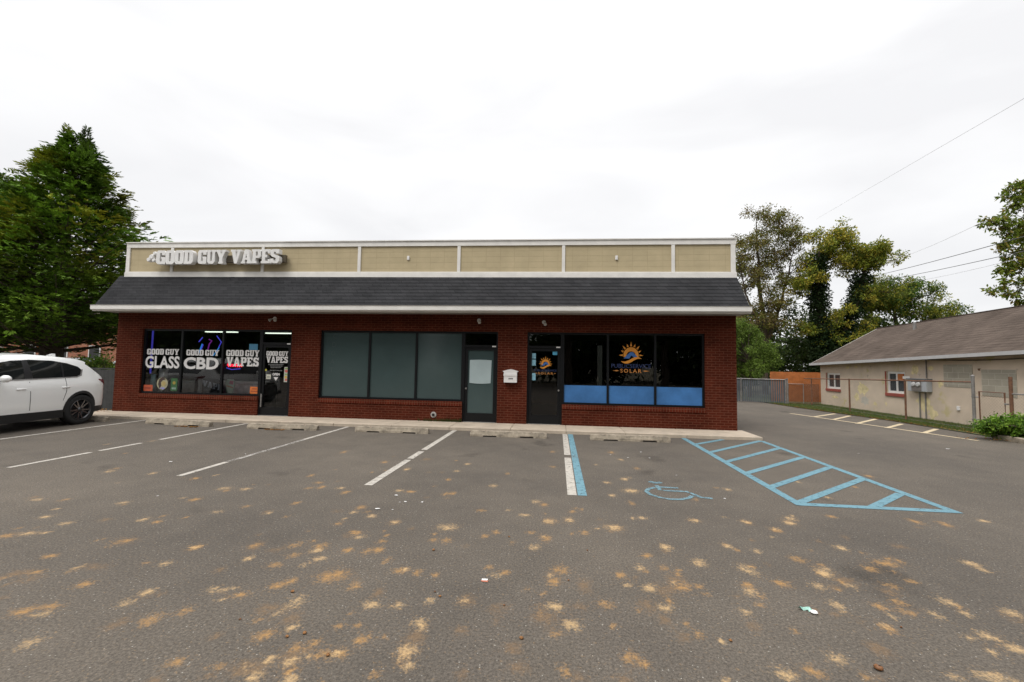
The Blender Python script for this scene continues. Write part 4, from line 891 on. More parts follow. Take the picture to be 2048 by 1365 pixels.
# paper on the middle door, old vertical letters on the frosted pane
PAPER = mat('pale_paper', (.36, .44, .45), .8, .06, 2)
mb = MB(); n_ = 8
for i in range(n_ + 1):
    u = i / n_
    for z, c in ((1.18, -.02), (1.83, .012)):
        k = .03 * sin(pi * 0) 
        mb.v.append((-2.475 + .61 * u + (.02 if z > 1.5 and u > .9 else 0), LY - .004 - .006 * sin(6 * u), z + c * sin(pi * u)))
mb.f = [(2 * i, 2 * i + 2, 2 * i + 3, 2 * i + 1) for i in range(n_)]
tag(mb.build('paper_sheet', PAPER), 'pale sheet of paper taped to the glass of the frosted shop door', 'paper')
t = thing('ghost_lettering', 'faint vertical column of letters on the leftmost frosted pane', 'lettering', (-6.55, LY, 1.4)); FV = mat('faint_vinyl', (.068, .092, .092), .2)
for i, ch in enumerate('CDOAT'):
    z = 2.40 - i * .25
    mb = MB(); font_text(mb, ch, -6.62 - .02 * i, -6.49 - .02 * i, z, z + .14, LY, .0); mb.build('letter', FV, t)

# ---------------------------------------------------------------- things on the facade
def mailbox():
    t = thing('mailbox', 'white wall mailbox with curved top on the brick pier beside the glass door', 'mailbox', (-1.28, D, 1.2))
    prof = [(-1.46, 1.22), (-1.10, 1.22), (-1.10, 1.50), (-1.06, 1.535), (-1.12, 1.55), (-1.20, 1.575), (-1.28, 1.59), (-1.36, 1.575), (-1.44, 1.55), (-1.50, 1.535), (-1.46, 1.50)]
    MB().poly([prof], lambda u, v, d: (u, D - .14 + d, v), .138).build('box', MT['white'], t)
    MB().box(-1.47, -1.09, D - .152, D - .141, 1.40, 1.47, .004).build('flap', MT['white'], t)
    mb = MB()
    for i in range(4): mb.box(-1.325 + i * .032, -1.303 + i * .032, D - .144, D - .1402, 1.31, 1.345)
    mb.build('number_plate', MT['black'], t)
mailbox()
for x, z, two, lab in ((-8.435, 2.98, 1, 'two-headed security light on the brick above the vape shop door'), (-2.22, 2.96, 0, 'single security light on the brick above the frosted door'), (-.371, 2.92, 0, 'single security light on the brick above the solar shop door')):
    t = thing('security_light', lab, 'light fixture', (x, D, z), 0, 'security lights under the eave')
    MB().lathe([(0, -.02), (.05, -.02), (.055, -.002)], (x, D, z), 'y', 14).build('base_plate', MT['white'], t)
    for k in ((-1, 1) if two else (0.4,)):
        MB().tube([(x, D - .02, z), (x + k * .05, D - .07, z - .02)], .011).build('arm', MT['white'], t)
        p = Vector((x + k * .05, D - .07, z - .02)); d = Vector((k * .5, -.7, -.6)).normalized()
        MB().tube([p, p + d * .03, p + d * .09], [.018, .03, .045], 12).build('lamp_head', mat('dull_white', (.4, .39, .36), .5), t)
t = thing('wall_vent', 'small round vent pipe low on the brick under the frosted window', 'vent', (-3.474, D, .25))
MB().lathe([(.0, -.02), (.075, -.02), (.085, -.002)], (-3.474, D, .256), 'y', 18).build('flange', mat('dull_white_b', (.38, .36, .34), .6, .3), t)
MB().lathe([(0, -.05), (.035, -.05), (.04, -.021)], (-3.474, D, .256), 'y', 14).build('outlet', MT['black'], t)

# wheel stops
def stop_mesh(t, Lh=.92):
    prof = [(-.085, 0), (.085, 0), (.08, .05), (.055, .125), (-.055, .125), (-.08, .05)]
    xs = [-Lh, -Lh + .05, -Lh + .3, -Lh + .31, -Lh + .62, -Lh + .63, Lh - .63, Lh - .62, Lh - .31, Lh - .3, Lh - .05, Lh]
    mb = MB()
    for i, x in enumerate(xs):
        k = .86 if i in (0, len(xs) - 1) else 1
        cut = 3 <= i <= 4 or 7 <= i <= 8
        for (y, z) in prof:
            zz = z * k * (1 + random.uniform(-.03, .03)) if z else (.03 if cut else 0)
            mb.v.append((x + random.uniform(-.006, .006), y * k * (1 + random.uniform(-.05, .05)), zz))
    for i in range(len(xs) - 1):
        for j in range(6):
            a = i * 6 + j; b = i * 6 + (j + 1) % 6
            mb.f.append((a, b, b + 6, a + 6))
    mb.f += [tuple(range(5, -1, -1)), tuple(len(mb.v) - 6 + k for k in range(6))]
    o = mb.build('bar', MT['curb'], t, world=False)
    for s in (-.55, .55):
        MB().lathe([(0, .128), (.016, .128), (.018, .118)], (s, 0, 0), 'z', 8).build('anchor_pin', MT['rust'], t, world=False)
for x0, x1, y0, y1, lab in ((-13.75, -11.98, 10.45, 10.36, 'concrete wheel stop behind the rear wheel of the white SUV'), (-10.78, -8.78, 10.36, 10.16, 'crumbling concrete wheel stop in front of the vape shop window'), (-7.71, -5.90, 10.11, 10.17, 'stained concrete wheel stop in front of the brick pier right of the vape shop door'), (-4.93, -3.09, 10.22, 10.25, 'concrete wheel stop in front of the round wall vent'), (-2.03, -.22, 10.16, 10.19, 'concrete wheel stop between the two glass doors'), (.79, 2.60, 10.2, 10.24, 'concrete wheel stop beside the blue hatched aisle')):
    t = thing('wheel_stop', lab, 'wheel stop', ((x0 + x1) / 2, (y0 + y1) / 2, .002), math.atan2(y1 - y0, x1 - x0), 'concrete wheel stops along the sidewalk')
    stop_mesh(t, (x1 - x0) / 2)

# ================================================================ VEHICLES
def interp(x, xs, ys): return float(np.interp(x, xs, ys))
def car_hw(u, z):
    """half width of the body at length u (rear axle = 0, + forward) and height z"""
    w = interp(z, [.2, .42, .55, .80, .98, 1.06, 1.14, 1.35, 1.55, 1.62, 1.70], [.86, .905, .915, .92, .91, .885, .855, .775, .675, .62, .50])
    k = interp(u, [-.95, -.85, -.7, -.4, 0, 2.9, 3.2, 3.45, 3.6, 3.7], [.26, .15, .07, .02, 0, 0, .04, .13, .25, .36])
    return w - k
SIL = [(-.80, .40), (-.89, .52), (-.92, .66), (-.91, .82), (-.90, .95), (-.87, 1.06), (-.74, 1.15), (-.56, 1.27), (-.38, 1.40), (-.26, 1.48), (-.30, 1.525), (-.24, 1.555), (0, 1.61), (.5, 1.66), (1.0, 1.69), (1.5, 1.67), (1.9, 1.60), (2.25, 1.45), (2.6, 1.27), (2.87, 1.13), (3.1, 1.07), (3.35, 1.00), (3.52, .90), (3.60, .78), (3.63, .62), (3.60, .48), (3.5, .38)]
def arc_pts(c, r, a0, a1, n=14): return [(c + r * cos(a0 + (a1 - a0) * i / n), .365 + r * sin(a0 + (a1 - a0) * i / n)) for i in range(n + 1)]
def side_patch(poly, side, dz=0, off=0.0, step=.10, flatx=None):
    """fills a (u, z) outline with triangles that follow the body side"""
    pts = [Vector(p) for p in poly]
    dense = []
    for i, p in enumerate(pts):
        q = pts[(i + 1) % len(pts)]; n = max(1, int((q - p).length / step))
        dense += [p.lerp(q, k / n) for k in range(n)]
    nb = len(dense)
    us = [p.x for p in dense]; zs = [p.y for p in dense]
    inner = [Vector((u, z)) for u in np.arange(min(us) + .04, max(us), step) for z in np.arange(min(zs) + .03, max(zs), step * .7)]
    def inside(p):
        c = False; j = nb - 1
        for i in range(nb):
            a, b = dense[i], dense[j]
            if (a.y > p.y) != (b.y > p.y) and p.x < (b.x - a.x) * (p.y - a.y) / (b.y - a.y) + a.x: c = not c
            j = i
        return c and min((p - d).length for d in dense) > step * .35
    inner = [p for p in inner if inside(p)]
    V, E_, F_, *_r = delaunay_2d_cdt(dense + inner, [(i, (i + 1) % nb) for i in range(nb)], [], 1, 1e-6)
    v = [(side * (car_hw(p.x, p.y) + off), p.x, p.y) for p in V]
    f = [tuple(q) if side > 0 else tuple(reversed(q)) for q in F_]
    return v, f
def car_parts(t, paint, sides=(-1, 1), short=False):
    remap = lambda u: u * .80 if u < 0 else u * .91
    def L_(nm, mb, m, par=t, sm=True):
        if short: mb.v = [(p[0], remap(p[1]), p[2]) for p in mb.v]
        return mb.build(nm, m, par, sm, world=False)
    # painted side
    rear_arch = arc_pts(0, .455, pi * .985, pi * .015)[::-1]
    low = [(3.5, .38), (3.17, .38)] + [(c, z) for c, z in arc_pts(2.70, .455, .03, pi - .03)] + [(2.22, .385), (.48, .385)] + arc_pts(0, .455, .03, pi - .03) + [(-.48, .38)]
    outline = SIL + low
    body = MB()
    for s in sides: body.add(*side_patch(outline, s))
    # skin across the car: bumper, hatch, roof, bonnet
    nx = 12
    b = len(body.v)
    for (u, z) in SIL:
        hw = car_hw(u, z)
        for k in range(nx + 1):
            x = -1 + 2 * k / nx
            bulge = (1 - abs(x) ** 2.4)
            du = -.10 * bulge if u < -.42 else (.10 * bulge if u > 3.3 else 0)
            dzz = .035 * bulge if z > 1.0 else 0
            body.v.append((x * hw, u + du, z + dzz))
    for i in range(len(SIL) - 1):
        for k in range(nx):
            a = b + i * (nx + 1) + k
            body.f.append((a, a + 1, a + nx + 2, a + nx + 1))
    bo = L_('body', body, paint)
    # cladding along sill and arches
    cl = MB()
    for s in sides:
        inner_r = arc_pts(0, .40, -.05, pi + .05); outer_r = arc_pts(0, .465, -.02, pi + .02)
        cl.add(*side_patch(outer_r + inner_r[::-1], s, off=.006))
        inner_f = arc_pts(2.70, .40, -.05, pi + .05); outer_f = arc_pts(2.70, .465, -.02, pi + .02)
        cl.add(*side_patch(outer_f + inner_f[::-1], s, off=.006))
        cl.add(*side_patch([(.40, .21), (2.30, .21), (2.24, .40), (.46, .40)], s, off=.005))
        cl.add(*side_patch([(-.46, .26), (-.40, .26), (-.44, .42), (-.80, .42), (-.74, .28)], s, off=.002))
        cl.add(*side_patch([(3.12, .26), (3.45, .28), (3.5, .42), (3.15, .42)], s, off=.002))
    for u, z0, z1 in ((-.86, .27, .50), (3.61, .27, .42)):
        hw = .70
        cl.box(-hw, hw, u - .06, u + .06, z0, z1, .02)
    L_('cladding', cl, MT['cladding'])
    L_('underbody', MB().box(-.66, .66, -.70, 3.35, .24, .95), MT['black'], sm=False)
    # glass
    G_ = [(-.07, 1.345), (.0, 1.22), (.12, 1.175), (2.25, 1.125), (2.42, 1.17), (2.14, 1.36), (1.85, 1.485), (1.5, 1.55), (1.1, 1.575), (.6, 1.56), (.25, 1.50), (.0, 1.415)]
    for s in sides:
        win = MB(); tr = MB()
        win.add(*side_patch(G_, s, off=.006))
        tr.add(*side_patch([(-.12, 1.355), (-.03, 1.20), (.11, 1.155), (2.25, 1.105), (2.47, 1.15), (2.42, 1.17), (2.25, 1.127), (.12, 1.177), (.005, 1.222), (-.065, 1.345)], s, off=.009, step=.2))
        L_('side_window', win, MT['carglass'], sm=True); L_('window_trim', tr, MT['steel'])
        L_('pillar', MB().add(*side_patch([(1.15, 1.13), (1.33, 1.128), (1.27, 1.565), (1.15, 1.57)], s, off=.009, step=.12)), MT['black'])
        L_('pillar', MB().add(*side_patch([(.43, 1.165), (.47, 1.165), (.41, 1.525), (.37, 1.52)], s, off=.009, step=.12)), MT['black'])
        L_('pillar', MB().add(*side_patch([(2.08, 1.12), (2.12, 1.12), (2.03, 1.40), (1.99, 1.42)], s, off=.009, step=.12)), MT['black'])
    sh = MB()
    def strip_glass(i0, i1, ins):
        b = len(sh.v); seg = SIL[i0:i1]
        for (u, z) in seg:
            hw = car_hw(u, z) - ins
            for k in range(9):
                x = -1 + 2 * k / 8; xb = x * hw / car_hw(u, z); bulge = 1 - abs(xb) ** 2.4
                sgn = -1 if u < 0 else 1
                du = (-.10 * bulge if u < -.42 else 0) + sgn * .006
                sh.v.append((x * hw, u + du, z + .035 * bulge + .008))
        for i in range(len(seg) - 1):
            for k in range(8):
                a = b + i * 9 + k; sh.f.append((a, a + 1, a + 10, a + 9))
    strip_glass(6, 10, .08); rg = L_('rear_window', sh, MT['carglass'])
    sh = MB(); strip_glass(16, 20, .07); L_('windscreen', sh, MT['carglass'])
    # lamps, seams, handles, mirrors, fin
    for s in sides:
        m = MB().add(*side_patch([(-.895, .93), (-.85, 1.07), (-.72, 1.10), (-.56, 1.10), (-.66, 1.03), (-.78, .97)], s, off=.008))
        L_('tail_light', m, MT['amber'])
        m = MB().add(*side_patch([(3.55, .86), (3.40, .97), (3.12, 1.0), (2.98, .985), (3.2, .90)], s, off=.008))
        L_('headlight', m, MT['headlens'])
        for a, b2 in ((((1.22, .45), (1.24, 1.085))), ((.28, .86), (.22, 1.11)), ((2.32, .46), (2.28, 1.07))):
            pass
        for pl in ([(1.215, .45), (1.228, .45), (1.243, .85), (1.245, 1.085), (1.232, 1.085), (1.23, .85)], [(.475, .62), (.487, .62), (.42, .84), (.415, 1.15), (.402, 1.15), (.408, .835)], [(2.29, .46), (2.303, .46), (2.29, 1.07), (2.277, 1.07)]):
            L_('door_seam', MB().add(*side_patch(pl, s, off=.0035, step=.15)), MT['cladding'])
        for hu in (1.42, .42):
            x = s * (car_hw(hu, .93) + .018)
            m = MB().box(min(x, x - s * .024), max(x, x - s * .024), hu - .09, hu + .11, .915, .945, .008)
            L_('door_handle', m, paint)
        mx = s * 1.02; mu = 1.86 if short else 2.05
        m = MB().lathe([(0, -.11), (.045, -.10), (.075, -.05), (.08, .02), (.06, .07), (0, .09)], (mx, mu, 1.17), 'x', 14)
        mo = L_('mirror', m, paint)
        L_('mirror_arm', MB().tube([(s * .84, mu, 1.14), (s * .99, mu, 1.14)], .025, 8), MT['cladding'])
    L_('roof_fin', MB().poly([[(-.16, 1.60), (.14, 1.66), (-.06, 1.73), (-.14, 1.73)]], lambda u, v, d: (-.015 + d, u, v), .03), paint, sm=False)
    L_('plate', MB().box(-.16, .16, -1.005, -.985, .78, .90, .005), MT['white'], sm=False)
    # wheels
    for u in (0, 2.70 * (.91 if short else 1)):
        for s in (-1, 1):
            c = (s * .80, u, .365)
            w = bpy.data.objects.new('wheel', None); COL.objects.link(w); w.parent = t; w.location = c; w.empty_display_size = .1
            ty = MB().lathe([(.245, -.10), (.30, -.112), (.345, -.105), (.362, -.08), (.365, 0), (.362, .08), (.345, .105), (.30, .112), (.245, .10)], (0, 0, 0), 'x', 36)
            ty.build('tyre', MT['tyre'], w, True, world=False)
            ri = MB().lathe([(.245, s * .10), (.25, s * .108), (.235, s * .108), (.228, s * .06), (.225, -s * .06), (0, -s * .06)], (0, 0, 0), 'x', 36)
            ri.build('rim', MT['rim'], w, True, world=False)
            sp = MB()
            for k in range(10):
                a = 2 * pi * k / 10 + (.09 if k % 2 else -.09)
                d = Vector((0, cos(a), sin(a))); nn_ = Vector((0, -sin(a), cos(a)))
                p0 = d * .045; p1 = d * .238; w0, w1 = .016, .011
                xo = s * .098; xi = s * .085
                sp.add([(xo - s * .02, *(p0 + nn_ * w0)[1:]), (xo - s * .02, *(p0 - nn_ * w0)[1:]), (xo, *(p1 - nn_ * w1)[1:]), (xo, *(p1 + nn_ * w1)[1:]), (xi - s * .03, *(p0 + nn_ * w0)[1:]), (xi - s * .03, *(p0 - nn_ * w0)[1:]), (xi - s * .03, *(p1 - nn_ * w1)[1:]), (xi - s * .03, *(p1 + nn_ * w1)[1:])],
                       [(0, 1, 2, 3), (0, 4, 5, 1), (2, 6, 7, 3), (1, 5, 6, 2), (3, 7, 4, 0)])
            sp.build('spokes', MT['rimlight'], w, False, world=False)
            MB().lathe([(.055, s * .06), (.05, s * .09), (0, s * .094)], (0, 0, 0), 'x', 12).build('hub', MT['rim'], w, True, world=False)

def carpaint(name, col, metal=0): return mat(name, col, .35, metal=metal, coat=1.0)
suv = thing('white_suv', 'white SUV with black wheel arch cladding parked beside the brick shop building', 'car', (0, 0, 0))
car_parts(suv, carpaint('white_car_paint', (.88, .88, .86)), short=True)
th = rad(4.5)
CARS = 1.035
nearx, neary = -12.10, 9.80
suv.location = (nearx - .92 * CARS * cos(th), neary - .92 * CARS * sin(th), 0.004)
suv.rotation_euler = (0, 0, th + pi)
suv.scale = (CARS, CARS, CARS)
for nm, lab, col, loc, rz, met in (('grey_car', 'silver-grey car parked far behind the white SUV beyond the green shrub', (.24, .26, .30), (-24.9, 20.2, 0), 1.42, .5), ('white_car', 'white car parked in the background just left of the brick building corner', (.62, .62, .62), (-22.2, 21.5, 0), 1.40, 0), ('white_van', 'white car in the background seen over the roof of the SUV at the left edge', (.72, .72, .72), (-31.5, 19.5, 0), 1.3, 0)):
    c_ = thing('parked_car', lab, 'car', loc, rz, 'cars parked in the distance behind the evergreens')
    car_parts(c_, carpaint(nm + '_paint', col, met))

# ================================================================ TAN BUILDING ON THE RIGHT
TX = 13.30
def zt(y, z): return z - .030 * (y - 13.4)
MT['stucco'] = None
def stucco_mat():
    m = mat('tan_stucco', (.60, .495, .39), .9, .12, 1.6, .4, 60)
    n = m.node_tree.nodes; l = m.node_tree.links; p = n['Principled BSDF']
    t = [q for q in n if q.type == 'TEX_COORD'][0]
    src = p.inputs['Base Color'].links[0].from_socket
    z = n.new('ShaderNodeTexNoise'); z.inputs['Scale'].default_value = 1.1; z.inputs['Detail'].default_value = 9; z.inputs['Roughness'].default_value = .75
    l.new(t.outputs['Object'], z.inputs['Vector'])
    r = n.new('ShaderNodeValToRGB'); r.color_ramp.elements[0].position = .565; r.color_ramp.elements[1].position = .62
    l.new(z.outputs[0], r.inputs[0])
    x = n.new('ShaderNodeMixRGB'); l.new(r.outputs[0], x.inputs[0]); l.new(src, x.inputs[1]); x.inputs[2].default_value = (.52, .44, .24, 1)
    z2 = n.new('ShaderNodeTexNoise'); z2.inputs['Scale'].default_value = 2.4; z2.inputs['Detail'].default_value = 9; z2.inputs['Roughness'].default_value = .8
    l.new(t.outputs['Object'], z2.inputs['Vector'])
    r2 = n.new('ShaderNodeValToRGB'); r2.color_ramp.elements[0].position = .60; r2.color_ramp.elements[1].position = .70
    l.new(z2.outputs[0], r2.inputs[0])
    x2 = n.new('ShaderNodeMixRGB'); l.new(r2.outputs[0], x2.inputs[0]); l.new(x.outputs[0], x2.inputs[1]); x2.inputs[2].default_value = (.24, .21, .17, 1)
    l.new(x2.outputs[0], p.inputs['Base Color'])
    return m
TS = stucco_mat()
TB = thing('tan_building', 'low tan stucco building with peeling paint and brown shingle roof beyond the fence', 'building', (16.2, 15, 0))
YN, YF, XR, XF = 6.5, 23.2, 16.15, 19.0
mb = MB()
ysegs = [YN, YF]
def quad(a, b, c, d): mb.add([a, b, c, d], [(0, 1, 2, 3)])
# west wall with two window holes
holes = [(21.70, 22.70, .84, 1.60), (17.92, 18.85, .86, 1.72)]
ys = sorted({YN, YF} | {h[0] for h in holes} | {h[1] for h in holes})
for a, b in zip(ys[:-1], ys[1:]):
    h = [q for q in holes if q[0] == a]
    if h:
        z0, z1 = zt((a + b) / 2, 0) * 0 + h[0][2], h[0][3]
        quad((TX, a, -.3), (TX, b, -.3), (TX, b, z0), (TX, a, z0)); quad((TX, a, z1), (TX, b, z1), (TX, b, zt(b, 2.33)), (TX, a, zt(a, 2.33)))
        for (p, q) in (((a, z0), (b, z0)), ((b, z0), (b, z1)), ((b, z1), (a, z1)), ((a, z1), (a, z0))):
            quad((TX, p[0], p[1]), (TX, q[0], q[1]), (TX + .16, q[0], q[1]), (TX + .16, p[0], p[1]))
    else: quad((TX, a, -.3), (TX, b, -.3), (TX, b, zt(b, 2.33)), (TX, a, zt(a, 2.33)))
for y in (YN, YF):
    mb.add([(TX, y, -.3), (XF, y, -.3), (XF, y, zt(y, 2.33)), (XR, y, zt(y, 4.10)), (TX, y, zt(y, 2.33))], [(0, 1, 2, 3, 4)])
quad((XF, YN, -.3), (XF, YF, -.3), (XF, YF, zt(YF, 2.33)), (XF, YN, zt(YN, 2.33)))
mb.build('wall', TS, TB)
mb = MB(); EX = TX - .34; o_ = .16
def slope(xe, ze, name=None):
    nS = 20
    for i in range(nS):
        t0, t1 = i / nS, (i + 1) / nS
        xa, xb = xe + (XR - xe) * t0, xe + (XR - xe) * t1
        za, zb = ze + (4.17 - ze) * t0, ze + (4.17 - ze) * t1
        y0, y1 = YN - o_, YF + o_
        mb.add([(xa, y0, zt(y0, za + .005)), (xa, y1, zt(y1, za + .005)), (xb, y1, zt(y1, zb)), (xb, y0, zt(y0, zb))], [(0, 1, 2, 3)])
        mb.add([(xa, y0, zt(y0, za)), (xa, y1, zt(y1, za)), (xa, y1, zt(y1, za + .005)), (xa, y0, zt(y0, za + .005))], [(0, 1, 2, 3)])
slope(EX, 2.36); slope(XF + .3, 2.36)
ro = mb.build('roof', MT['brownshingle'], TB)
mb = MB()
def yrail(mb, x0, x1, z0, z1, y0=YN - .16, y1=YF + .16):
    mb.add([(x0, y0, zt(y0, z0)), (x1, y0, zt(y0, z0)), (x1, y1, zt(y1, z0)), (x0, y1, zt(y1, z0)), (x0, y0, zt(y0, z1)), (x1, y0, zt(y0, z1)), (x1, y1, zt(y1, z1)), (x0, y1, zt(y1, z1))],
           [(0, 3, 2, 1), (4, 5, 6, 7), (0, 1, 5, 4), (1, 2, 6, 5), (2, 3, 7, 6), (3, 0, 4, 7)])
yrail(mb, EX - .11, EX - .004, 2.25, 2.36); mb.build('gutter', mat('grey_gutter', (.42, .42, .42), .5, .1), TB)
mb = MB(); yrail(mb, EX, TX + .02, 2.26, 2.275); mb.build('soffit', mat('brown_soffit', (.12, .09, .07), .7), TB)
mb = MB(); yrail(mb, XR - .05, XR + .05, 4.165, 4.195); mb.build('ridge_cap', MT['brownshingle'], ro)
mb = MB().add([(EX, YF + .17, zt(YF, 2.24)), (XR, YF + .17, zt(YF, 4.05)), (XR, YF + .17, zt(YF, 4.19)), (EX, YF + .17, zt(YF, 2.37))], [(0, 1, 2, 3)])
mb.build('rake_board', MT['trim'], TB)
MB().tube([(XR - .7, 20.2, 3.5), (XR - .7, 20.2, 3.86)], .06, 10).build('roof_vent', MT['steel'], TB)
for i, (a, b, z0, z1) in enumerate(holes):
    f = MB().box(TX + .05, TX + .10, a, b, z0, z0 + .09).box(TX + .05, TX + .10, a, b, z1 - .09, z1).box(TX + .051, TX + .099, a, a + .09, z0 + .09, z1 - .09).box(TX + .051, TX + .099, b - .09, b, z0 + .09, z1 - .09).box(TX + .052, TX + .098, (a + b) / 2 - .035, (a + b) / 2 + .035, z0 + .09, z1 - .09)
    w_ = f.build('window', MT['white'], TB)
    mesh_obj('pane', [(TX + .08, a + .05, z0 + .05), (TX + .08, b - .05, z0 + .05), (TX + .08, b - .05, z1 - .05), (TX + .08, a + .05, z1 - .05)], [(0, 1, 2, 3)], mat('dim_glass', (.05, .055, .06), .1), w_)
    MB().box(TX - .05, TX - .002, a - .04, b + .04, z0 - .13, z0 - .002, .008).build('sill', MT['redtrim'], w_)
    if i: MB().box(TX - .02, TX - .001, b, b + .05, z0, z1).build('jamb', MT['redtrim'], w_)
    else: MB().box(TX - .02, TX - .001, b, b + .035, z0, z1).build('jamb', MT['redtrim'], w_)
    if i: MB().box(TX + .02, TX + .045, a + .10, a + .38, z1 - .34, z1 - .10).build('orange_panel', MT['wood'], w_)
block = brick_mat('filled_in_block', (.42, .39, .32), (.36, .33, .27), (.50, .46, .39), bw=.40, bh=.19, msize=.012, vary=.15)
for a, b, z0, z1 in ((15.22, 16.25, 1.22, 1.98), (13.9, 14.93, 1.0, 1.82)):
    MB().box(TX - .012, TX - .0005, a, b, z0, z1, .003).build('blocked_window', block, TB)
MB().tube([(TX - .02, 16.93, 1.5), (TX - .02, 16.93, 2.20), (TX - .02, 16.8, 2.24)], .02, 8).build('conduit', MT['steel'], TB)
MB().tube([(TX - .02, 17.0, .98), (TX - .02, 17.0, .0)], .025, 8).tube([(TX - .02, 17.25, .98), (TX - .02, 17.25, .0)], .025, 8).build('conduit', MT['steel'], TB)
mb = MB(); pts = [(TX - .03, 16.8 - i * .65, zt(16.8 - i * .65, 2.25) - .10 * sin(pi * i / 8)) for i in range(9)]; mb.tube(pts, .012, 6); mb.build('sagging_cable', MT['black'], TB)
PCH = mat('peeled_plaster', (.66, .56, .32), .95, .3, 6); PCW = mat('bare_plaster', (.50, .46, .40), .95, .2, 6)
def patch(cy, cz, ry, rz, m, seed, n=16):
    r = random.Random(seed)
    pts = [(cy + ry * r.uniform(.45, 1.1) * cos(2 * pi * k / n), cz + rz * r.uniform(.45, 1.1) * sin(2 * pi * k / n)) for k in range(n)]
    MB().poly([pts], lambda u, v, d: (TX - .004, u, v)).build('peeled_patch', m, TB)
for a in ((17.1, .55, .42, .40, PCH, 1), (16.75, .22, .22, .28, PCH, 2), (17.45, 1.78, .20, .25, PCH, 3), (20.25, .95, .42, .34, PCH, 4), (20.05, .42, .30, .24, PCW, 5), (20.6, .55, .20, .2, PCH, 6), (22.1, .45, .30, .10, PCH, 7),
          (21.15, 1.88, .20, .09, PCH, 8), (20.6, 1.90, .12, .08, PCH, 9), (18.9, .40, .06, .10, PCH, 10), (16.4, 1.3, .10, .20, PCH, 11), (16.75, 1.85, .2, .1, PCH, 12), (15.0, 1.83, .07, .05, MT['rust'], 13), (19.5, .35, .14, .10, PCH, 14)): patch(*a)
t = thing('electric_meter_box', 'grey double electric meter cabinet on the tan wall', 'meter box', (TX, 17.1, .98))
MB().box(TX - .20, TX - .002, 16.72, 17.55, 1.0, 1.42, .01).build('cabinet', mat('meter_grey', (.36, .38, .40), .5, .1), t)
MB().box(TX - .24, TX - .002, 16.70, 17.57, 1.425, 1.47, .008).build('lid', mat('meter_lid', (.12, .13, .14), .5), t)
MB().box(TX - .215, TX - .203, 16.93, 17.35, 1.03, 1.41).build('face_panel', mat('meter_dark', (.16, .14, .13), .5), t)
for y in (17.03, 17.24): MB().lathe([(0, -.27), (.07, -.26), (.085, -.217)], (TX, y, 1.26), 'x', 16).build('meter', mat('meter_dial', (.5, .5, .5), .15), t)
t = thing('wall_outlet_cover', 'small pale cover plate low on the tan wall right of the meter cabinet', 'cover', (TX, 15.73, .5))
MB().box(TX - .05, TX - .002, 15.68, 15.78, .46, .60, .008).build('plate', MT['white'], t)
t = tag(MB().box(TX - .06, TX - .045, 17.62, 17.95, 1.44, 1.54, .003).build('white_wall_sign', MT['white']), 'small blank white sign on the tan wall between window and meter cabinet', 'sign')

# ================================================================ FENCES
def chain(mb, x, y0, y1, z0, z1, r=.0014, s=.085):
    """diamond wire mesh in the plane x = x(y)"""
    xf = x if callable(x) else (lambda y: x)
    h = z1 - z0; n = int((y1 - y0 + h) / s)
    for sg in (0, 1):
        for i in range(n):
            a = y0 - h + i * s
            p, q = max(a, y0), min(a + h, y1)
            za, zb = z0 + (p - a), z0 + (q - a)
            if sg: za, zb = z1 - (p - a), z1 - (q - a)
            if q - p < .02: continue
            b = len(mb.v); k = sg * .004
            mb.v += [(xf(p) + k, p, za - r), (xf(p) + k, p, za + r), (xf(q) + k, q, zb + r), (xf(q) + k, q, zb - r)]
            mb.f.append((b, b + 1, b + 2, b + 3))
FXY = [(12.42, 13.15), (12.36, 14.15), (12.24, 16.5), (12.18, 19.3), (12.2, 22.6)]
fx = lambda y: interp(y, [p[1] for p in FXY], [p[0] for p in FXY])
def ft(y): return 1.44 - .0165 * (y - 14.1)
t = thing('chain_link_fence', 'rusty chain link fence with thin rails in front of the tan building', 'fence', (12.3, 18, 0))
mb = MB().tube([(fx(y), y, ft(y)) for y in (14.15, 16.5, 19.3, 21.2, 22.6)], .022, 8); mb.build('top_rail', MT['rust'], t)
for y in (16.5, 19.3, 22.0):
    mb = MB().tube([(fx(y), y, 0), (fx(y), y, ft(y) + .03)], .03, 10); mb.build('post', MT['rust'], t)
mb = MB().tube([(fx(14.15), 14.15, 0), (fx(14.15), 14.15, 1.62)], .04, 12).lathe([(.052, 1.60), (.05, 1.63), (0, 1.655)], (fx(14.15), 14.15, 0), 'z', 10).lathe([(.052, .30), (.052, .34)], (fx(14.15), 14.15, 0), 'z', 10).lathe([(.052, .98), (.052, 1.02)], (fx(14.15), 14.15, 0), 'z', 10)
mb.build('post', MT['steel'], t)
mb = MB(); chain(mb, fx, 14.2, 22.6, .04, 1.30); mb.build('wire_mesh', MT['steel'], t)
MB().tube([(fx(y), y, .06) for y in (14.15, 16.5, 19.3, 22.6)], .004, 5).build('bottom_wire', MT['steel'], t)
t = thing('chain_link_gate', 'low rusty gate between two grey posts of the chain link fence', 'gate', (12.4, 13.7, 0))
g0, g1 = 13.30, 14.02
MB().tube([(12.40, g1, .05), (12.40, g1, 1.165), (12.40, g0, 1.165), (12.40, g0, .05), (12.40, g1, .06)], .022, 8).build('gate_frame', MT['rust'], t)
mb = MB(); chain(mb, 12.40, g0, g1, .06, 1.14); mb.build('wire_mesh', MT['rust'], t)
MB().tube([(12.40, 14.02, .34), (12.36, 14.15, .34)], .02, 6).tube([(12.40, 14.02, 1.0), (12.36, 14.15, 1.0)], .02, 6).build('hinge', MT['steel'], t)
MB().box(12.37, 12.43, 13.22, 13.3, .84, .88, .006).build('latch', MT['steel'], t)
t = thing('chain_link_fence', 'short chain link fence run beside the green hedge at the right edge', 'fence', (12.42, 12, 0))
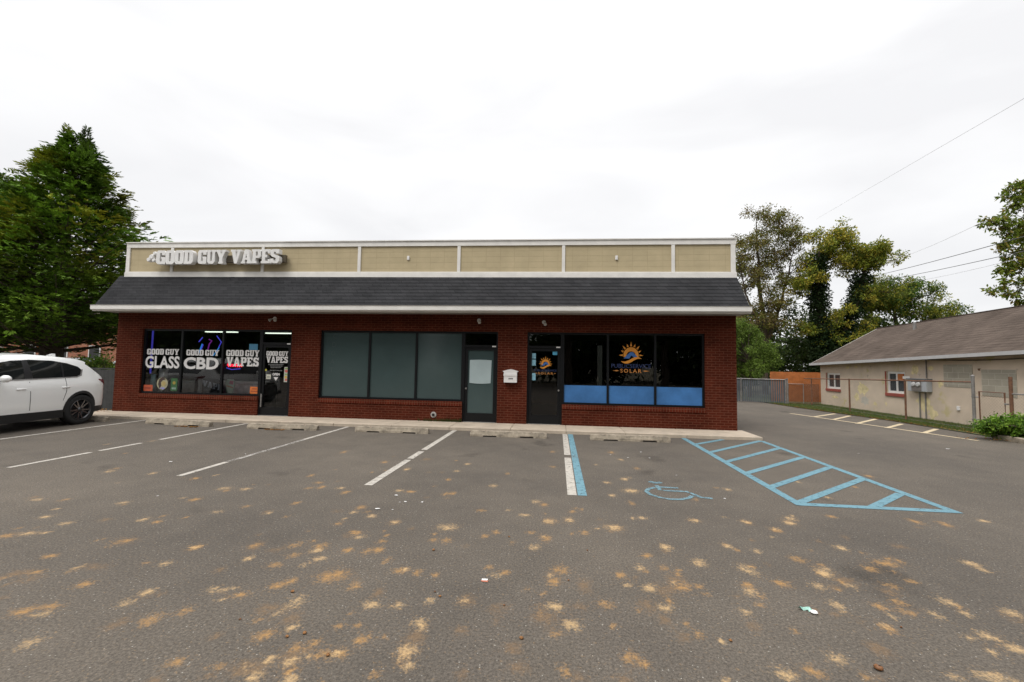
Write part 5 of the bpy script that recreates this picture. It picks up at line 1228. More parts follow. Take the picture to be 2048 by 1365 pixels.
MB().tube([(12.42, 13.15, 0), (12.42, 13.15, 1.62)], .04, 12).build('post', MT['rust'], t)
MB().tube([(12.42, 13.15, 1.15), (12.45, 9.0, 1.20)], .02, 8).build('top_rail', MT['steel'], t)
mb = MB(); chain(mb, lambda y: 12.43, 9.0, 13.12, .04, 1.16); mb.build('wire_mesh', MT['steel'], t)
MB().tube([(12.45, 9.0, 0), (12.45, 9.0, 1.25)], .03, 8).build('post', MT['steel'], t)
# slatted grey fence closing the drive
t = thing('slatted_grey_fence', 'low dark grey privacy fence closing the end of the drive', 'fence', (9, 24, 0))
P0, P1 = Vector((4.5, 26.6, 0)), Vector((11.4, 22.75, 0))
d_ = (P1 - P0).normalized(); n_ = Vector((-d_.y, d_.x, 0))
mb = MB(); s_ = 0; Lf = (P1 - P0).length
while s_ < Lf - .06:
    p = P0 + d_ * s_; q_ = p + d_ * .078
    h = 1.20 + random.uniform(-.012, .012)
    mb.add([p + Vector((0, 0, .03)), q_ + Vector((0, 0, .03)), q_ + Vector((0, 0, h)), p + Vector((0, 0, h)), p + n_ * .012 + Vector((0, 0, .03)), q_ + n_ * .012 + Vector((0, 0, .03)), q_ + n_ * .012 + Vector((0, 0, h)), p + n_ * .012 + Vector((0, 0, h))],
           [(0, 1, 2, 3), (5, 4, 7, 6), (4, 0, 3, 7), (1, 5, 6, 2), (3, 2, 6, 7)])
    s_ += .095
mb.build('slats', mat('grey_slats', (.075, .085, .095), .7, .3, 2), t)
MB().tube([P0 + Vector((0, 0, 1.21)) - n_ * .03, P1 + Vector((0, 0, 1.21)) - n_ * .03], .02, 8).build('top_rail', MT['steel'], t)
for k in range(5):
    p = P0.lerp(P1, k / 4) - n_ * .04
    MB().tube([p, p + Vector((0, 0, 1.26))], .03, 10).build('post', MT['steel'], t)
t = thing('side_gate', 'grey chain link gate in front of the orange wooden fence', 'gate', (12, 22.6, 0))
MB().tube([(11.5, 22.7, .05), (11.5, 22.7, 1.02), (12.15, 22.6, 1.02), (12.15, 22.6, .05)], .02, 8).build('gate_frame', MT['steel'], t)
sm_ = bpy.data.materials.new('brown_screen'); n_s, l_s, p_s = nodes(sm_)
p_s.inputs['Base Color'].default_value = (.13, .06, .035, 1); p_s.inputs['Roughness'].default_value = .9
t_s = n_s.new('ShaderNodeBsdfTransparent'); x_s = n_s.new('ShaderNodeMixShader'); x_s.inputs[0].default_value = .6
l_s.new(t_s.outputs[0], x_s.inputs[1]); l_s.new(p_s.outputs[0], x_s.inputs[2]); l_s.new(x_s.outputs[0], n_s['Material Output'].inputs['Surface'])
mesh_obj('mesh_screen', [(11.5, 22.72, .04), (12.95, 22.72, .04), (12.95, 22.72, 1.03), (11.5, 22.72, 1.03)], [(0, 1, 2, 3)], sm_, t)
MB().tube([(11.45, 22.7, 0), (11.45, 22.7, 1.28)], .035, 10).build('gate_post', MT['steel'], t)
t = thing('orange_wooden_fence', 'orange-brown board fence between the grey fence and the tan building', 'fence', (12.9, 24.6, 0))
mb = MB(); x = 11.5
while x < 14.6:
    mb.box(x, x + .138, 24.5, 24.52, .02, 1.60 + random.uniform(-.006, .006)); x += .142
mb.build('boards', MT['wood'], t)
MB().box(11.5, 14.6, 24.525, 24.56, 1.3, 1.38).box(11.5, 14.6, 24.525, 24.56, .35, .43).build('rail', MT['wood'], t)
# left of the brick building
t = thing('dark_board_fence', 'low dark board fence against the left corner of the brick building', 'fence', (-16, 12.5, 0))
mb = MB(); x = -19.5
while x < -13.8:
    mb.box(x, x + .138, 12.50, 12.52, .0, 1.33 + random.uniform(-.006, .006)); x += .142
mb.build('boards', mat('dark_stained_wood', (.045, .045, .045), .8, .3), t)
MB().box(-19.5, -13.75, 12.495, 12.53, 1.345, 1.38).build('cap_rail', mat('dark_stained_wood_b', (.05, .05, .05), .8, .3), t)
t = thing('orange_brick_house', 'orange brick house far behind the evergreens at the left', 'building', (-38, 34, 0))
MB().box(-46, -35.3, 31, 40, 0, 5.2).build('wall', brick_mat('orange_brick', (.36, .12, .06), (.30, .10, .05), (.35, .25, .2), vary=.15), t)
mb = MB().add([(-46.4, 30.6, 5.15), (-34.9, 30.6, 5.15), (-34.9, 40.4, 5.15), (-46.4, 40.4, 5.15), (-46.4, 35.5, 7.6), (-34.9, 35.5, 7.6)], [(0, 1, 5, 4), (2, 3, 4, 5), (0, 4, 3), (1, 2, 5), (0, 3, 2, 1)])
mb.build('roof', MT['brownshingle'], t)
for x in (-44, -41, -38):
    w_ = MB().box(x, x + 1.1, 30.95, 30.998, 1.2, 2.7, .01).build('window', MT['white'], t)
    MB().box(x + .1, x + 1.0, 30.93, 30.949, 1.3, 2.6).build('pane', MT['black'], w_)
t = thing('white_house', 'pale house far left in the background under the evergreen branches', 'building', (-52, 34, 0))
MB().box(-60, -48.5, 31, 39, 0, 4.6).build('wall', mat('pale_siding', (.62, .62, .60), .7, .05), t)
mb = MB().add([(-60.4, 30.6, 4.55), (-48.1, 30.6, 4.55), (-48.1, 39.4, 4.55), (-60.4, 39.4, 4.55), (-60.4, 35, 6.6), (-48.1, 35, 6.6)], [(0, 1, 5, 4), (2, 3, 4, 5), (0, 4, 3), (1, 2, 5), (0, 3, 2, 1)])
mb.build('roof', MT['shingle'], t)
for x in (-57, -53):
    w_ = MB().box(x, x + 1.1, 30.95, 30.998, 1.2, 2.6, .01).build('window', MT['white'], t)
    MB().box(x + .1, x + 1.0, 30.93, 30.949, 1.3, 2.5).build('pane', MT['black'], w_)
# planter edge and hedge at the right
t = thing('planter_edging', 'low concrete edging around the green hedge at the right edge', 'edging', (11, 11.4, 0))
MB().box(11.33, 11.47, 8.8, 12.38, -.02, .13, .015).box(11.33, 12.3, 12.39, 12.53, -.02, .13, .015).build('curb_block', MT['curb'], t)

# ================================================================ VEGETATION
def unit(v): return v / (np.linalg.norm(v, axis=-1, keepdims=True) + 1e-9)
def smooth_noise(p, seed, s=1.0):
    r = np.random.default_rng(seed); o = np.zeros(len(p))
    for k in range(5):
        f = r.normal(0, 1.1 * s, (3,)) ; o += np.sin(p @ f + r.uniform(0, 6.28))
    return o / 5
def conifer(name, label, base, top, prof, n, seed, trunk_r=.28, lean=(0, 0), yellow=.5, leaders=(), z_min=1.7, trunk_lab=None):
    """prof: list of (z, radius). flat upturned sprays of scale foliage"""
    r = np.random.default_rng(seed)
    cx, cy = base
    t = thing(name, label, 'tree', (cx, cy, 0), 0, 'evergreen trees left of the brick building')
    zs = np.array([p[0] for p in prof]); rs = np.array([p[1] for p in prof])
    # branch tips first: tiers of limbs, each carrying sprays
    tb = MB()
    tb.tube([(cx, cy, -.1), (cx + .05, cy, z_min), (cx + lean[0] * .5, cy + lean[1] * .5, top * .55), (cx + lean[0], cy + lean[1], top - .5)], [trunk_r * 1.25, trunk_r, trunk_r * .55, .03], 10)
    P = []; Dv = []; SZ = []
    nb = int(n / 16)
    for i in range(nb):
        u = (i + .5) / nb
        z = z_min + (top - z_min) * (1 - (1 - u) ** .75 * 1.0) if False else z_min + (top - z_min) * r.beta(1.0, 1.55)
        R_ = np.interp(z, zs, rs)
        a = r.uniform(0, 2 * pi)
        lump = 1 + .14 * sin(3 * a + z * 1.3) + r.normal(0, .20)
        R_ *= max(.45, lump)
        ax = cx + lean[0] * z / top; ay = cy + lean[1] * z / top
        o = np.array([cos(a), sin(a), 0])
        z0 = z - .25 * R_
        if i % 6 == 0:
            tb.tube([(ax, ay, z0), (ax + o[0] * R_ * .5, ay + o[1] * R_ * .5, z0 + .10 * R_), (ax + o[0] * R_ * .9, ay + o[1] * R_ * .9, z)], [.05, .03, .008], 4, False)
        m = 16
        tt = r.beta(3.2, 1.0, m)
        for q in tt:
            p = np.array([ax, ay, 0]) + o * R_ * q * .93
            p[2] = z0 + .32 * R_ * q ** 1.6 + r.normal(0, .10)
            sidev = np.array([-o[1], o[0], 0])
            p += sidev * r.normal(0, .15 * (.4 + R_ * .35))
            d = o * 1.0 + sidev * r.normal(0, .55) + np.array([0, 0, r.normal(.12, .30)])
            P.append(p); Dv.append(d); SZ.append(r.uniform(.20, .46))
    for (lx, ly, lz, h) in leaders:                      # pointed leaders at the top
        for k in range(int(90 * h)):
            z = lz - h + h * (k / (90 * h)); a = r.uniform(0, 6.28); R_ = .05 + .42 * (lz - z) / h * r.uniform(.4, 1)
            P.append(np.array([lx + cos(a) * R_ * .6, ly + sin(a) * R_ * .6, z]))
            Dv.append(np.array([cos(a), sin(a), 1.3])); SZ.append(.18 + .18 * (lz - z) / h)
    P = np.array(P); Dv = unit(np.array(Dv)); SZ = np.array(SZ); ns = len(P)
    side = unit(np.cross(Dv, np.array([0, 0, 1.0]) + r.normal(0, .35, (ns, 3))))
    K = 11
    V = np.zeros((ns, K, 4, 3)); C = np.zeros((ns, K, 3))
    g = np.clip(smooth_noise(P, seed, 2.2)[:, None] * .9 + .5, 0, 1)
    yel = np.clip((smooth_noise(P, seed + 5, 1.3) - .05) * 2.2, 0, 1)[:, None] * np.clip((P[:, 2:3] - 3.0) / 5.0, .12, 1)
    basec = np.array([.080, .145, .014]) * (.35 + 1.35 * g) * r.uniform(.6, 1.45, (ns, 1))
    yc = np.array([.42, .38, .03])
    for k in range(K):
        f = k / (K - 1)
        sg = 1 if k % 2 else -1
        root = P + Dv * (SZ * f * .75)[:, None] + np.array([0, 0, -.10]) * (SZ * f * f)[:, None]
        ang = .75 * (1 - f) * sg + r.normal(0, .15, ns)
        dd = unit(Dv * np.cos(ang)[:, None] + side * np.sin(ang)[:, None] + np.array([0, 0, .12]) + r.normal(0, .10, (ns, 3)))
        ln = (SZ * (.48 - .24 * f) * r.uniform(.8, 1.25, ns))[:, None]
        wv = unit(np.cross(dd, np.cross(Dv, side) + r.normal(0, .5, (ns, 3)))) * (ln * .17)
        V[:, k, 0] = root; V[:, k, 1] = root + dd * ln * .45 + wv; V[:, k, 2] = root + dd * ln; V[:, k, 3] = root + dd * ln * .45 - wv
        C[:, k] = basec * (1 + .35 * f) * (1 - yel * yellow) + yc * yel * yellow * r.uniform(.6, 1.2, (ns, 1))
    o = mesh_obj('crown', V.reshape(-1, 3), np.arange(ns * K * 4).reshape(-1, 4), MT['spray'], t, fattr=C.reshape(-1, 3))
    tb.build('trunk', MT['bark'], t)
    return t
conifer('evergreen_tree', 'tall broad evergreen tree with yellowish spray tips beside the left end of the shingle roof', (-20.35, 15.2), 11.05,
        [(1.4, 2.6), (2.2, 3.5), (3.2, 3.75), (4.6, 3.6), (5.8, 3.2), (6.8, 2.6), (7.8, 1.85), (8.8, 1.25), (9.8, .75), (10.5, .35), (11.1, .1)], 19000, 11, .33, (.45, 0),
        yellow=.62, leaders=((-20.15, 15.0, 11.2, 1.5), (-19.2, 15.0, 11.1, 1.7)), z_min=2.7)
conifer('evergreen_tree', 'lower evergreen tree cut off by the left edge of the photo', (-24.6, 15.8), 9.7,
        [(1.4, 2.6), (2.2, 3.3), (4, 3.5), (6, 3.2), (7.5, 2.7), (8.5, 2.0), (9.3, 1.0), (9.8, .3)], 15000, 23, .3, (.2, 0), leaders=((-24.4, 15.6, 9.9, 1.2), (-25.2, 15.6, 9.7, 1.0), (-23.4, 15.6, 9.3, 1.0)), z_min=2.7)

def leaf_cloud(centers, sig, n, size, cols, seed, droop=0.0, asp=.45, compound=False):
    """n leaves scattered round the clump centres; returns verts, faces, colours"""
    r = np.random.default_rng(seed)
    C_ = np.asarray(centers, float); S_ = np.asarray(sig, float)
    w = S_ ** 2.2 / (S_ ** 2.2).sum()
    idx = r.choice(len(C_), n, p=w)
    dirs = unit(r.normal(0, 1, (n, 3))); rad_ = r.uniform(0, 1, n) ** .55
    P = C_[idx] + dirs * (rad_ * S_[idx])[:, None] * np.array([1.1, 1.1, .8])
    P[:, 2] -= droop * r.uniform(0, 1, n) ** 2
    # twig-scale bunching
    tw = unit(r.normal(0, 1, (n, 3)))
    d = unit(tw * .8 + dirs * .6 + np.array([0, 0, -.35 - droop]))
    nrm = unit(r.normal(0, 1, (n, 3)) + np.array([0, 0, .9]))
    s_ = unit(np.cross(d, nrm))
    ln = (size * r.uniform(.6, 1.3, n))[:, None]
    V = np.stack([P, P + d * ln * .5 + s_ * ln * asp * .5, P + d * ln, P + d * ln * .5 - s_ * ln * asp * .5], 1)
    cols = np.asarray(cols)
    ci = r.integers(0, len(cols), len(C_))                 # each clump leans to one colour
    pick = np.where(r.uniform(0, 1, n) < .55, ci[idx], r.integers(0, len(cols), n))
    c = cols[pick] * r.uniform(.65, 1.3, (n, 1))
    return V.reshape(-1, 3), np.arange(4 * n).reshape(n, 4), c
def deciduous(name, label, base, stems, clumps, n, size, cols, seed, group=None, bark=None, droop=0, ivy=None, twig=.012, cat='tree'):
    """stems: list of polylines [(x, y, z, r), ...]; clumps: list of (x, y, z, r)"""
    r = random.Random(seed)
    t = thing(name, label, cat, (base[0], base[1], 0), 0, group)
    tb = MB()
    nodes_ = []
    for st in stems:
        pts = [Vector(p[:3]) for p in st]
        fine = []; rr = []
        for i in range(len(pts) - 1):
            for k in range(4):
                f = k / 4; p = pts[i].lerp(pts[i + 1], f) + Vector((r.uniform(-.06, .06), r.uniform(-.06, .06), 0)) * (1 if i or k else 0)
                fine.append(p); rr.append(st[i][3] * (1 - f) + st[i + 1][3] * f)
        fine.append(pts[-1]); rr.append(st[-1][3])
        tb.tube(fine, rr, 8)
        nodes_ += [(p, q) for p, q in zip(fine, rr)]
    sub = []
    for (x, y, z, R_) in clumps:
        c = Vector((x, y, z))
        cand = [q for q in nodes_ if q[0].z < z + .3] or nodes_
        a = min(cand, key=lambda q: (q[0] - c).length + .35 * abs((c.z - q[0].z) - .6 * (c.xy - q[0].xy).length))
        m = a[0].lerp(c, .5) + Vector((r.uniform(-.2, .2), r.uniform(-.2, .2), .12))
        r0 = min(a[1] * .6, .02 + .03 * R_)
        tb.tube([a[0], m, c], [r0, r0 * .6, twig], 5, False)
        for k in range(7):
            d = Vector((r.gauss(0, 1), r.gauss(0, 1), r.gauss(.3, .8))).normalized() * R_ * r.uniform(.6, 1.05)
            q = c + d; s0 = m.lerp(c, r.uniform(.5, 1))
            tb.tube([s0, s0.lerp(q, .5) + Vector((0, 0, .05)), q], [twig, twig * .7, twig * .35], 3, False)
            sub.append((q.x, q.y, q.z, R_ * .42))
        sub.append((x, y, z, R_ * .6))
    tb.build('trunk', bark or MT['bark'], t)
    V, F, c = leaf_cloud([s[:3] for s in sub], [s[3] for s in sub], n, size, cols, seed, droop)
    mesh_obj('crown', V, F, MT['leaf'], t, fattr=c)
    if ivy:
        ce, sg = ivy
        V, F, c = leaf_cloud(ce, sg, 26000, .14, [(.014, .030, .010), (.02, .04, .012), (.03, .05, .015)], seed + 9, 0, .8)
        mesh_obj('ivy', V, F, MT['leaf'], t, fattr=c)
    return t
rc = random.Random(99)
def ell(cx, cy, cz, rx, ry, rz, n, R_):
    o = []
    for _ in range(n):
        while True:
            p = [rc.uniform(-1, 1) for _ in range(3)]
            q = sum(v * v for v in p)
            if .15 < q < 1: break
        o.append((cx + p[0] * rx, cy + p[1] * ry, cz + p[2] * rz, R_ * rc.uniform(.75, 1.25)))
    return o
GT = 'trees behind the drive'
OL = [(.17, .17, .035), (.11, .13, .025), (.23, .19, .055), (.16, .115, .045)]
YG = [(.30, .30, .04), (.20, .24, .03), (.42, .35, .05), (.13, .17, .03)]
GR = [(.075, .14, .025), (.10, .18, .03), (.055, .10, .02), (.19, .21, .035)]
DK = [(.03, .055, .014), (.045, .075, .016), (.06, .085, .022)]
deciduous('sparse_tree', 'sparse olive-brown tree with open twigs rising behind the right end of the shop', (14.2, 31),
          [[(14.2, 31, 0, .22), (14.3, 31, 4, .18), (13.9, 31, 8, .11), (13.8, 31, 12.3, .02)], [(14.25, 31, 3.2, .14), (15.4, 31, 6.5, .10), (16.3, 31, 10.2, .02)], [(14.2, 31, 4, .1), (13.0, 31, 7, .06), (12.4, 31, 10, .02)]],
          ell(13.3, 31, 9.2, 1.5, 1.4, 1.8, 16, .8) + ell(14.6, 31, 11.2, 1.6, 1.4, 1.7, 14, .75) + ell(15.9, 31, 9.2, 1.2, 1.2, 2.2, 12, .7) + ell(14.2, 31, 6.0, 1.8, 1.4, 2.2, 16, .8) + ell(16.4, 31, 11, .8, .8, .9, 5, .5), 30000, .14, OL, 31, GT, twig=.018)
ivyc = [(17.2 - .0 * k, 30, .5 + k * .45) for k in range(20)] + [(18.3 + .22 * k, 30, 2.5 + k * .75) for k in range(8)] + [(16.9 + .1 * k, 30, 1 + k * .3) for k in range(10)]
deciduous('ivy_clad_tree', 'yellow-green tree with two trunks wrapped in dark ivy behind the drive', (17.4, 30),
          [[(17.4, 30, 0, .25), (17.2, 30, 5, .2), (17.2, 30, 9.2, .12), (17.5, 30, 11, .02)], [(17.6, 30, 2, .18), (19.2, 30, 5.2, .15), (20.1, 30, 8.5, .1), (20.6, 30, 9.8, .02)]],
          ell(17.6, 30, 10.3, 1.0, 1, 1.1, 8, .7) + ell(19.0, 30, 9.3, 1.4, 1.2, .9, 10, .75) + ell(20.3, 30, 9.0, 1.2, 1, .8, 9, .7) + ell(20.6, 30, 7.0, 1.1, 1, 1.2, 8, .6) + ell(16.5, 30, 7.5, .9, 1, 1.4, 8, .55) + ell(18.6, 30, 4.4, 1.8, 1, 1.6, 12, .7) + ell(22.0, 30, 9.1, .5, .5, .3, 2, .4),
          30000, .16, YG, 37, GT, ivy=(ivyc, [.55 + .15 * rc.random() for _ in ivyc]), twig=.018)
deciduous('rounded_tree', 'rounder green tree with yellowing top behind the ridge of the tan building', (23.6, 32),
          [[(23.6, 32, 0, .25), (23.5, 32, 3, .2), (23.2, 32, 6.2, .08)], [(23.6, 32, 2.5, .15), (25.2, 32, 5, .08)], [(23.5, 32, 2.6, .12), (21.8, 32, 5, .06)]],
          ell(23.6, 32, 6.8, 2.3, 1.5, 1.3, 20, .85) + ell(21.4, 32, 6.6, 1.1, 1.2, .9, 8, .65) + ell(26.0, 32, 5.3, 1.4, 1.2, .9, 11, .7) + ell(22.5, 32, 4.3, 2.0, 1.2, 1.0, 12, .7), 28000, .16, GR + [YG[0]], 41, GT, twig=.018)
deciduous('dark_tree', 'dark dense tree low between the ivy-clad tree and the tan building', (19.4, 35),
          [[(19.4, 35, 0, .25), (19.4, 35, 4.5, .1)]],
          ell(18.0, 35, 3.6, 3.0, 1.5, 3.0, 34, 1.1) + ell(22.6, 35, 3.6, 2.6, 1.5, 2.4, 24, 1.1), 15000, .24, DK, 43, GT, twig=.018)
deciduous('dark_tree', 'dark green tree mass behind the slatted grey fence and the round shrub', (14.6, 36),
          [[(14.6, 36, 0, .25), (14.6, 36, 4.5, .1)]],
          ell(13.5, 36, 3.6, 3.4, 1.5, 3.2, 34, 1.15), 13000, .24, DK + [GR[2]], 47, GT, twig=.018)
deciduous('round_shrub', 'dense rounded green shrub overhanging the slatted grey fence next to the brick building', (11.7, 27.4),
          [[(11.7, 27.4, 0, .12), (11.7, 27.4, 2, .06)]],
          ell(11.3, 27.4, 2.9, 1.5, 1.2, 1.7, 34, .55) + ell(12.6, 27.4, 2.2, .8, .9, 1.1, 12, .45) + ell(10.8, 27.4, 4.0, .8, .8, .6, 7, .45), 30000, .11, [(.12, .19, .03), (.16, .24, .04), (.09, .14, .025)], 53, None, droop=.25, cat='shrub')
LG = [(.13, .19, .02), (.19, .25, .03), (.10, .13, .02), (.26, .21, .04)]
def R3(px, py, Y): pass
deciduous('overhanging_tree', 'leafy branches of a large tree reaching in from the right edge above the tan roof', (23.2, 19),
          [[(23.2, 19, 0, .35), (22.8, 19, 4, .3), (22.3, 19, 9, .2), (22.0, 19, 12, .05)], [(22.5, 19, 6, .12), (20.2, 18.5, 7.9, .06), (18.0, 18.2, 7.7, .02)], [(22.5, 19, 4.9, .1), (19.6, 18.5, 6.3, .05), (17.5, 18.2, 6.6, .015)], [(22.4, 19, 3.9, .09), (19.3, 18.4, 5.4, .04), (17.2, 18.2, 4.7, .012)]],
          [(16.55, 18, 7.55, .26), (17.0, 18, 7.6, .22), (17.3, 18.1, 7.2, .35), (17.8, 18.2, 7.5, .45), (17.15, 18.1, 6.7, .33), (16.9, 18, 6.55, .22), (17.7, 18.2, 6.3, .40), (18.1, 18.3, 6.9, .5),
           (17.2, 18.1, 5.6, .30), (17.6, 18.2, 5.9, .33), (16.9, 18, 5.25, .2), (16.6, 18, 4.9, .24), (16.95, 18, 4.95, .18), (17.8, 18.2, 5.2, .35), (17.5, 18.2, 4.75, .25),
           (17.7, 18.2, 8.6, .35), (17.5, 18.1, 8.95, .2), (17.45, 18.1, 8.25, .25), (18.1, 18.3, 8.3, .5), (18.2, 18.3, 9.0, .3), (17.9, 18.2, 9.1, .2), (18.4, 18.3, 6.0, .5), (17.8, 18.2, 4.3, .3), (18.3, 18.3, 4.3, .4)] +
          ell(21.0, 18.8, 7.4, 1.8, 1.2, 2.2, 30, .8), 60000, .15, LG, 59, None, twig=.012)
deciduous('hedge', 'bright green leafy hedge behind the concrete edging at the right edge', (12.0, 12.0),
          [[(12.0, 12.0, 0, .04), (12.0, 12.0, .35, .02)]],
          ell(11.35, 12.35, .30, .50, .35, .20, 26, .19) + ell(11.95, 12.1, .38, .5, .6, .26, 34, .2) + ell(12.1, 11.9, .66, .25, .3, .22, 9, .16) + ell(11.9, 10.7, .42, .45, 1.3, .28, 50, .22), 22000, .075, [(.16, .30, .03), (.11, .22, .025), (.24, .38, .05), (.07, .14, .02)], 61, None, cat='hedge', twig=.005)
deciduous('green_shrub', 'bright green shrub behind the dark board fence left of the brick building', (-16.2, 14.0),
          [[(-16.2, 14.0, 0, .05), (-16.2, 14.0, .8, .03)]],
          ell(-16.3, 14.0, 1.25, 1.5, .5, .4, 24, .3) + ell(-18.2, 14.2, 1.2, 1.0, .5, .4, 14, .3), 9000, .10, [(.10, .19, .025), (.07, .13, .02), (.16, .20, .03)], 67, None, cat='shrub', twig=.008)
# far treeline closing the horizon
for i, (x, y, w, h) in enumerate(((-70, 62, 14, 5), (-48, 60, 14, 6), (-24, 58, 14, 6), (0, 56, 14, 6), (16, 50, 12, 6.5), (34, 52, 12, 6), (52, 48, 12, 6))):
    labs = ['far line of trees at the extreme left behind the pale house', 'far line of trees behind the orange brick house', 'far line of trees hidden behind the evergreens', 'far line of trees behind the middle of the brick building', 'far trees seen in gaps behind the ivy-clad tree', 'far trees behind the tan building roof', 'far line of trees behind the right end of the tan building']
    deciduous('far_tree_row', labs[i], (x, y), [[(x, y, 0, .3), (x, y, h * .7, .1)]], ell(x, y, h * .45, w, 2, h * .55, 40, 2.2), 5200, .62, DK, 80 + i, 'far tree rows', twig=.03)
added_hedge_row = deciduous('added_hedge', 'unseen dense hedge added behind the street trees to darken the window reflections', (0, 0), [[(0, 0, 0, .3), (0, 0, 5, .1)]], ell(0, 0, 3.4, 6.4, 2.4, 3.6, 60, 1.9), 6500, .75, DK, 171, 'unseen hedges added to darken the shop window reflections', twig=.03)  # added out of view, keeps bright sky out of the glass reflections
added_hedge_row.location = (-42, -23, 0)
# street trees across the road behind the photographer: they show as dark reflections in the shop glass
proto = deciduous('street_tree', 'large street tree across the road behind the photographer', (0, 0),
                  [[(0, 0, 0, .35), (.1, 0, 4, .28), (0, 0, 8, .1)]],
                  ell(0, 0, 7.5, 4.6, 3.5, 4.0, 46, 1.7), 6500, .55, DK, 71, 'street trees mirrored in the shop windows', twig=.03)
proto.location = (-24, -15, 0)
for k, (x, y, rz) in enumerate(((-15.5, -13, .9), (-7.5, -15.5, 2.1), (1.0, -13.5, 3.3), (9.5, -15, 4.0), (17.5, -13, 5.2), (26, -15, .4))):
    dup(proto, (x, y, 0), rz)
for k, (x, y, rz) in enumerate(((-30, -24, 0), (-19, -23, 1), (-8, -24, 2), (3, -23, 3), (14, -24, 4), (25, -23, 5), (-36, -16, 2.5), (36, -17, 1.5))):
    dup(added_hedge_row, (x, y, 0), rz)
# weeds along the wall
def weeds(n):
    return RNG.normal(-3.0, .45, n).clip(-3.9, -2.68), D - RNG.uniform(.0, .07, n)
x_, y_ = weeds(260)
V = []; F = []; cc = []
for i in range(260):
    h = RNG.uniform(.03, .12); a = RNG.uniform(0, 6.28); w = .008
    V += [(x_[i] - w, y_[i], .078), (x_[i] + w, y_[i], .078), (x_[i] + .03 * cos(a), y_[i] - abs(.03 * sin(a)), .078 + h)]
    F.append((3 * i, 3 * i + 1, 3 * i + 2)); cc.append((.05, .07, .02))
tag(mesh_obj('weeds', V, F, MT['leaf'], fattr=np.array(cc)), 'thin weeds growing along the brick base left of the frosted door', 'weeds', kind='stuff')

# ================================================================ OVERHEAD WIRES
WM = mat('wire_rubber', (.06, .06, .06), .6)
def wire(a, b, sag, r, lab, m=WM):
    a, b = Vector(a), Vector(b)
    pts = [a.lerp(b, i / 16) - Vector((0, 0, sag * 4 * (i / 16) * (1 - i / 16))) for i in range(17)]
    tag(MB().tube(pts, r, 5).build('overhead_wire', m), lab, 'wire', 'overhead wires in the sky on the right')
WL = mat('wire_grey', (.62, .62, .64), .6)
wire((21.7, 38, 14.5), (10.2, 8.0, 7.8), .0, .006, 'single thin overhead wire crossing the sky highest at the upper right', WL)
wire((25.2, 40, 9.55), (12.4, 10.2, 5.4), .15, .013, 'darker overhead wire, upper one of the pair behind the overhanging branches')
wire((26.2, 40, 9.35), (12.4, 10.2, 4.95), .15, .012, 'overhead wire, lower one of the pair behind the overhanging branches')
wire((26.5, 36, 10.6), (14.5, 16, 6.9), .10, .007, 'faint overhead wire above the pair behind the overhanging branches', WL)
wire((27.0, 38, 8.9), (14.5, 15, 5.35), .15, .007, 'faint overhead wire lowest in the sky beside the overhanging branches', WL)

# ================================================================ SMALL THINGS ON THE ASPHALT
def nut(x, y, s, lab, col, grp):
    r = random.Random(int(x * 977 + y * 331))
    mb = MB(); n = 8
    prof = [(0, 0), (s * .8, .003), (s, s * .4), (s * .7, s * .85), (0, s)]
    mb.lathe(prof, (x, y, .002), 'z', n)
    mb.v = [(p[0] + r.uniform(-.2, .2) * s, p[1] + r.uniform(-.2, .2) * s, p[2] * r.uniform(.8, 1.2)) for p in mb.v]
    o = mb.build('nut_husk', col, None, True)
    tag(o, lab, 'nut husk', grp)
NUT = mat('nut_brown', (.20, .085, .03), .6, .4, 60); HUSK = mat('husk_orange', (.26, .12, .04), .8, .4, 60)
gn = 'nut husks scattered on the asphalt'
LAB = 'small brown nut husk lying among the crushed orange stains on the asphalt'
tag_spots = [(.111, 3.519), (-1.637, 2.575), (-1.921, 3.063), (-.885, 3.207), (-.83, 3.15), (-1.55, 2.62), (-.35, 3.1), (-1.3, 2.45), (.62, 2.42), (-2.05, 2.7), (1.1, 2.9), (-.2, 2.75), (.3, 4.1), (-.45, 4.3), (-1.1, 3.9), (2.3, 3.2), (-1.75, 2.52), (-1.2, 2.64), (.95, 2.55), (-2.9, 3.0), (2.9, 3.6), (-.7, 2.9), (1.5, 4.4), (-2.4, 3.6)]
for i, (x, y) in enumerate(tag_spots[:16]): nut(x, y, .008 + .003 * ((i * 7) % 3), LAB, NUT if i % 3 == 0 else HUSK, gn)
nut(1.847, 2.746, .022, 'largest brown nut husk, alone at the lower right of the asphalt', NUT, gn)
t = thing('crushed_cup', 'crushed green and white paper cup lying on the asphalt at the lower right', 'litter', (1.775, 3.328, 0))
mb = MB()
for i in range(9):
    a = -.2 + i * .34
    for k, (rr_, z) in enumerate(((.022, .004), (.038, .022), (.050, .006))):
        mb.v.append((1.775 + (rr_) * cos(a) - .01, 3.335 + rr_ * .75 * sin(a) - .02, z + .006 * sin(3 * a)))
for i in range(8):
    for k in range(2):
        a = i * 3 + k; mb.f.append((a, a + 3, a + 4, a + 1))
mb.build('crushed_cone', mat('green_print', (.30, .52, .44), .5, .6, 45), t, True)
mb = MB().lathe([(0, .010), (.020, .012), (.024, .006), (.02, .001)], (1.812, 3.30, .004), 'z', 14); mb.build('rim', MT['white'], t)
t = thing('white_wrapper', 'small white wrapper with a reddish underside in the middle of the asphalt', 'litter', (-.545, 3.434, 0))
MB().add([(-.570, 3.42, .006), (-.525, 3.42, .008), (-.522, 3.432, .014), (-.570, 3.434, .012)], [(0, 1, 2, 3)]).build('top_flap', MT['white'], t)
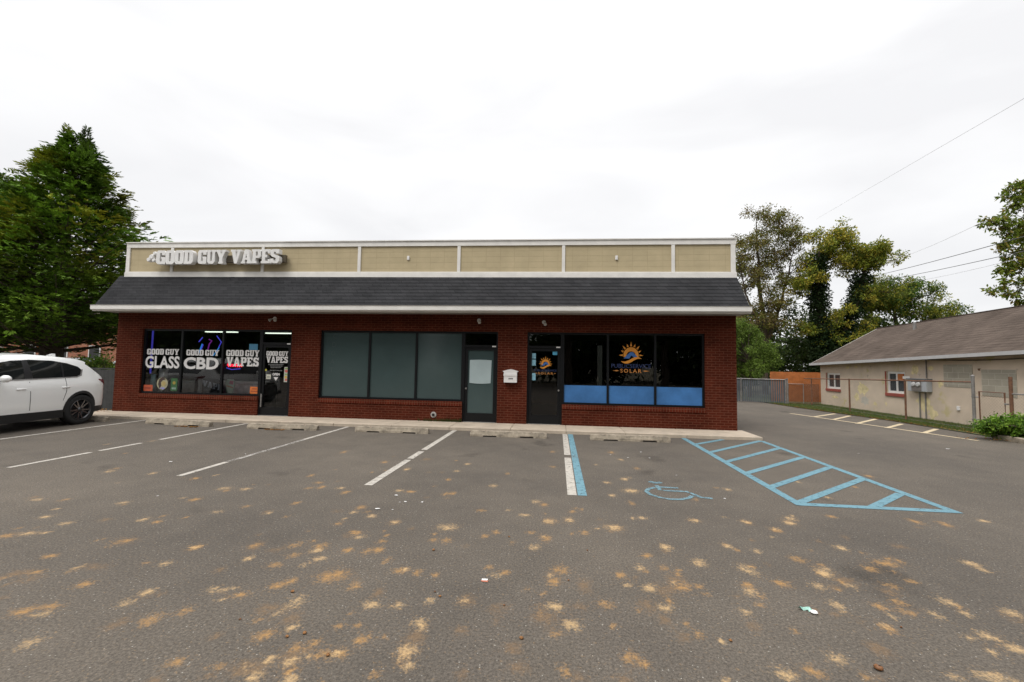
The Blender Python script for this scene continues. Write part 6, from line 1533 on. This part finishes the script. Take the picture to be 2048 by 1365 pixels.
MB().add([(-.57, 3.405, .004), (-.52, 3.402, .004), (-.515, 3.42, .0075), (-.575, 3.42, .0055)], [(0, 1, 2, 3)]).build('underside', mat('reddish_paper', (.42, .14, .08), .7), t)
for i, (x, y, s) in enumerate(((-2.057, 4.878, .03), (-1.873, 4.872, .016), (-2.037, 5.402, .022), (-1.886, 5.143, .016), (-1.827, 5.172, .022), (-1.623, 5.186, .014), (-6.35, 6.55, .03), (1.05, 8.5, .02), (1.7, 8.9, .022), (1.75, 8.35, .02), (2.2, 5.95, .018), (-4.9, 4.9, .016), (1.35, 8.3, .018), (-5.6, 7.3, .02), (6.2, 9.6, .03), (8.7, 10.6, .035), (1.9, 7.1, .018))):
    r = random.Random(i)
    pts = [(x + s * (1 + r.uniform(-.3, .3)) * cos(a), y + s * .7 * (1 + r.uniform(-.3, .3)) * sin(a), .006 + r.uniform(0, .006)) for a in np.linspace(0, 5.4, 6)]
    mb = MB().add(pts, [tuple(range(6))])
    tag(mb.build('paper_scrap', MT['white']), 'tiny white paper scrap lying flat on the asphalt', 'litter', 'white scraps on the asphalt')
# brown leaves gathered at the fence foot, wheel stops and edging
tv = []; tf = []; tcx = []
for i in range(520):
    z_ = .03
    if i < 300: y = RNG.uniform(13, 22.5); x = np.interp(y, [12.8, 16.3, 21, 23], [11.62, 11.42, 10.75, 10.6]) + RNG.exponential(.14)
    elif i < 360: x = RNG.uniform(-9.6, -9.0); y = RNG.uniform(9.92, 10.02); z_ = .008
    elif i < 410: x = RNG.uniform(-7.2, -6.7); y = RNG.uniform(9.94, 10.02); z_ = .008
    elif i < 450: x = RNG.uniform(10.3, 12.0); y = RNG.uniform(11.9, 12.4)
    else: x = RNG.uniform(-14.5, -13.6); y = RNG.uniform(11.6, 12.3); z_ = .09
    a = RNG.uniform(0, 6.28); s = RNG.uniform(.02, .045)
    b = len(tv); dx, dy = s * cos(a), s * sin(a)
    tv += [(x - dx, y - dy, z_), (x + dy * .5, y - dx * .5, z_ + .012), (x + dx, y + dy, z_ + .004), (x - dy * .5, y + dx * .5, z_ + .018)]
    tf.append((b, b + 1, b + 2, b + 3)); tcx.append([(.30, .12, .03), (.22, .13, .05), (.38, .2, .06)][i % 3])
tag(mesh_obj('fallen_leaves', tv, tf, MT['leaf'], fattr=np.array(tcx)), 'scattered brown fallen leaves along the fence foot and wheel stops', 'fallen leaves', kind='stuff')
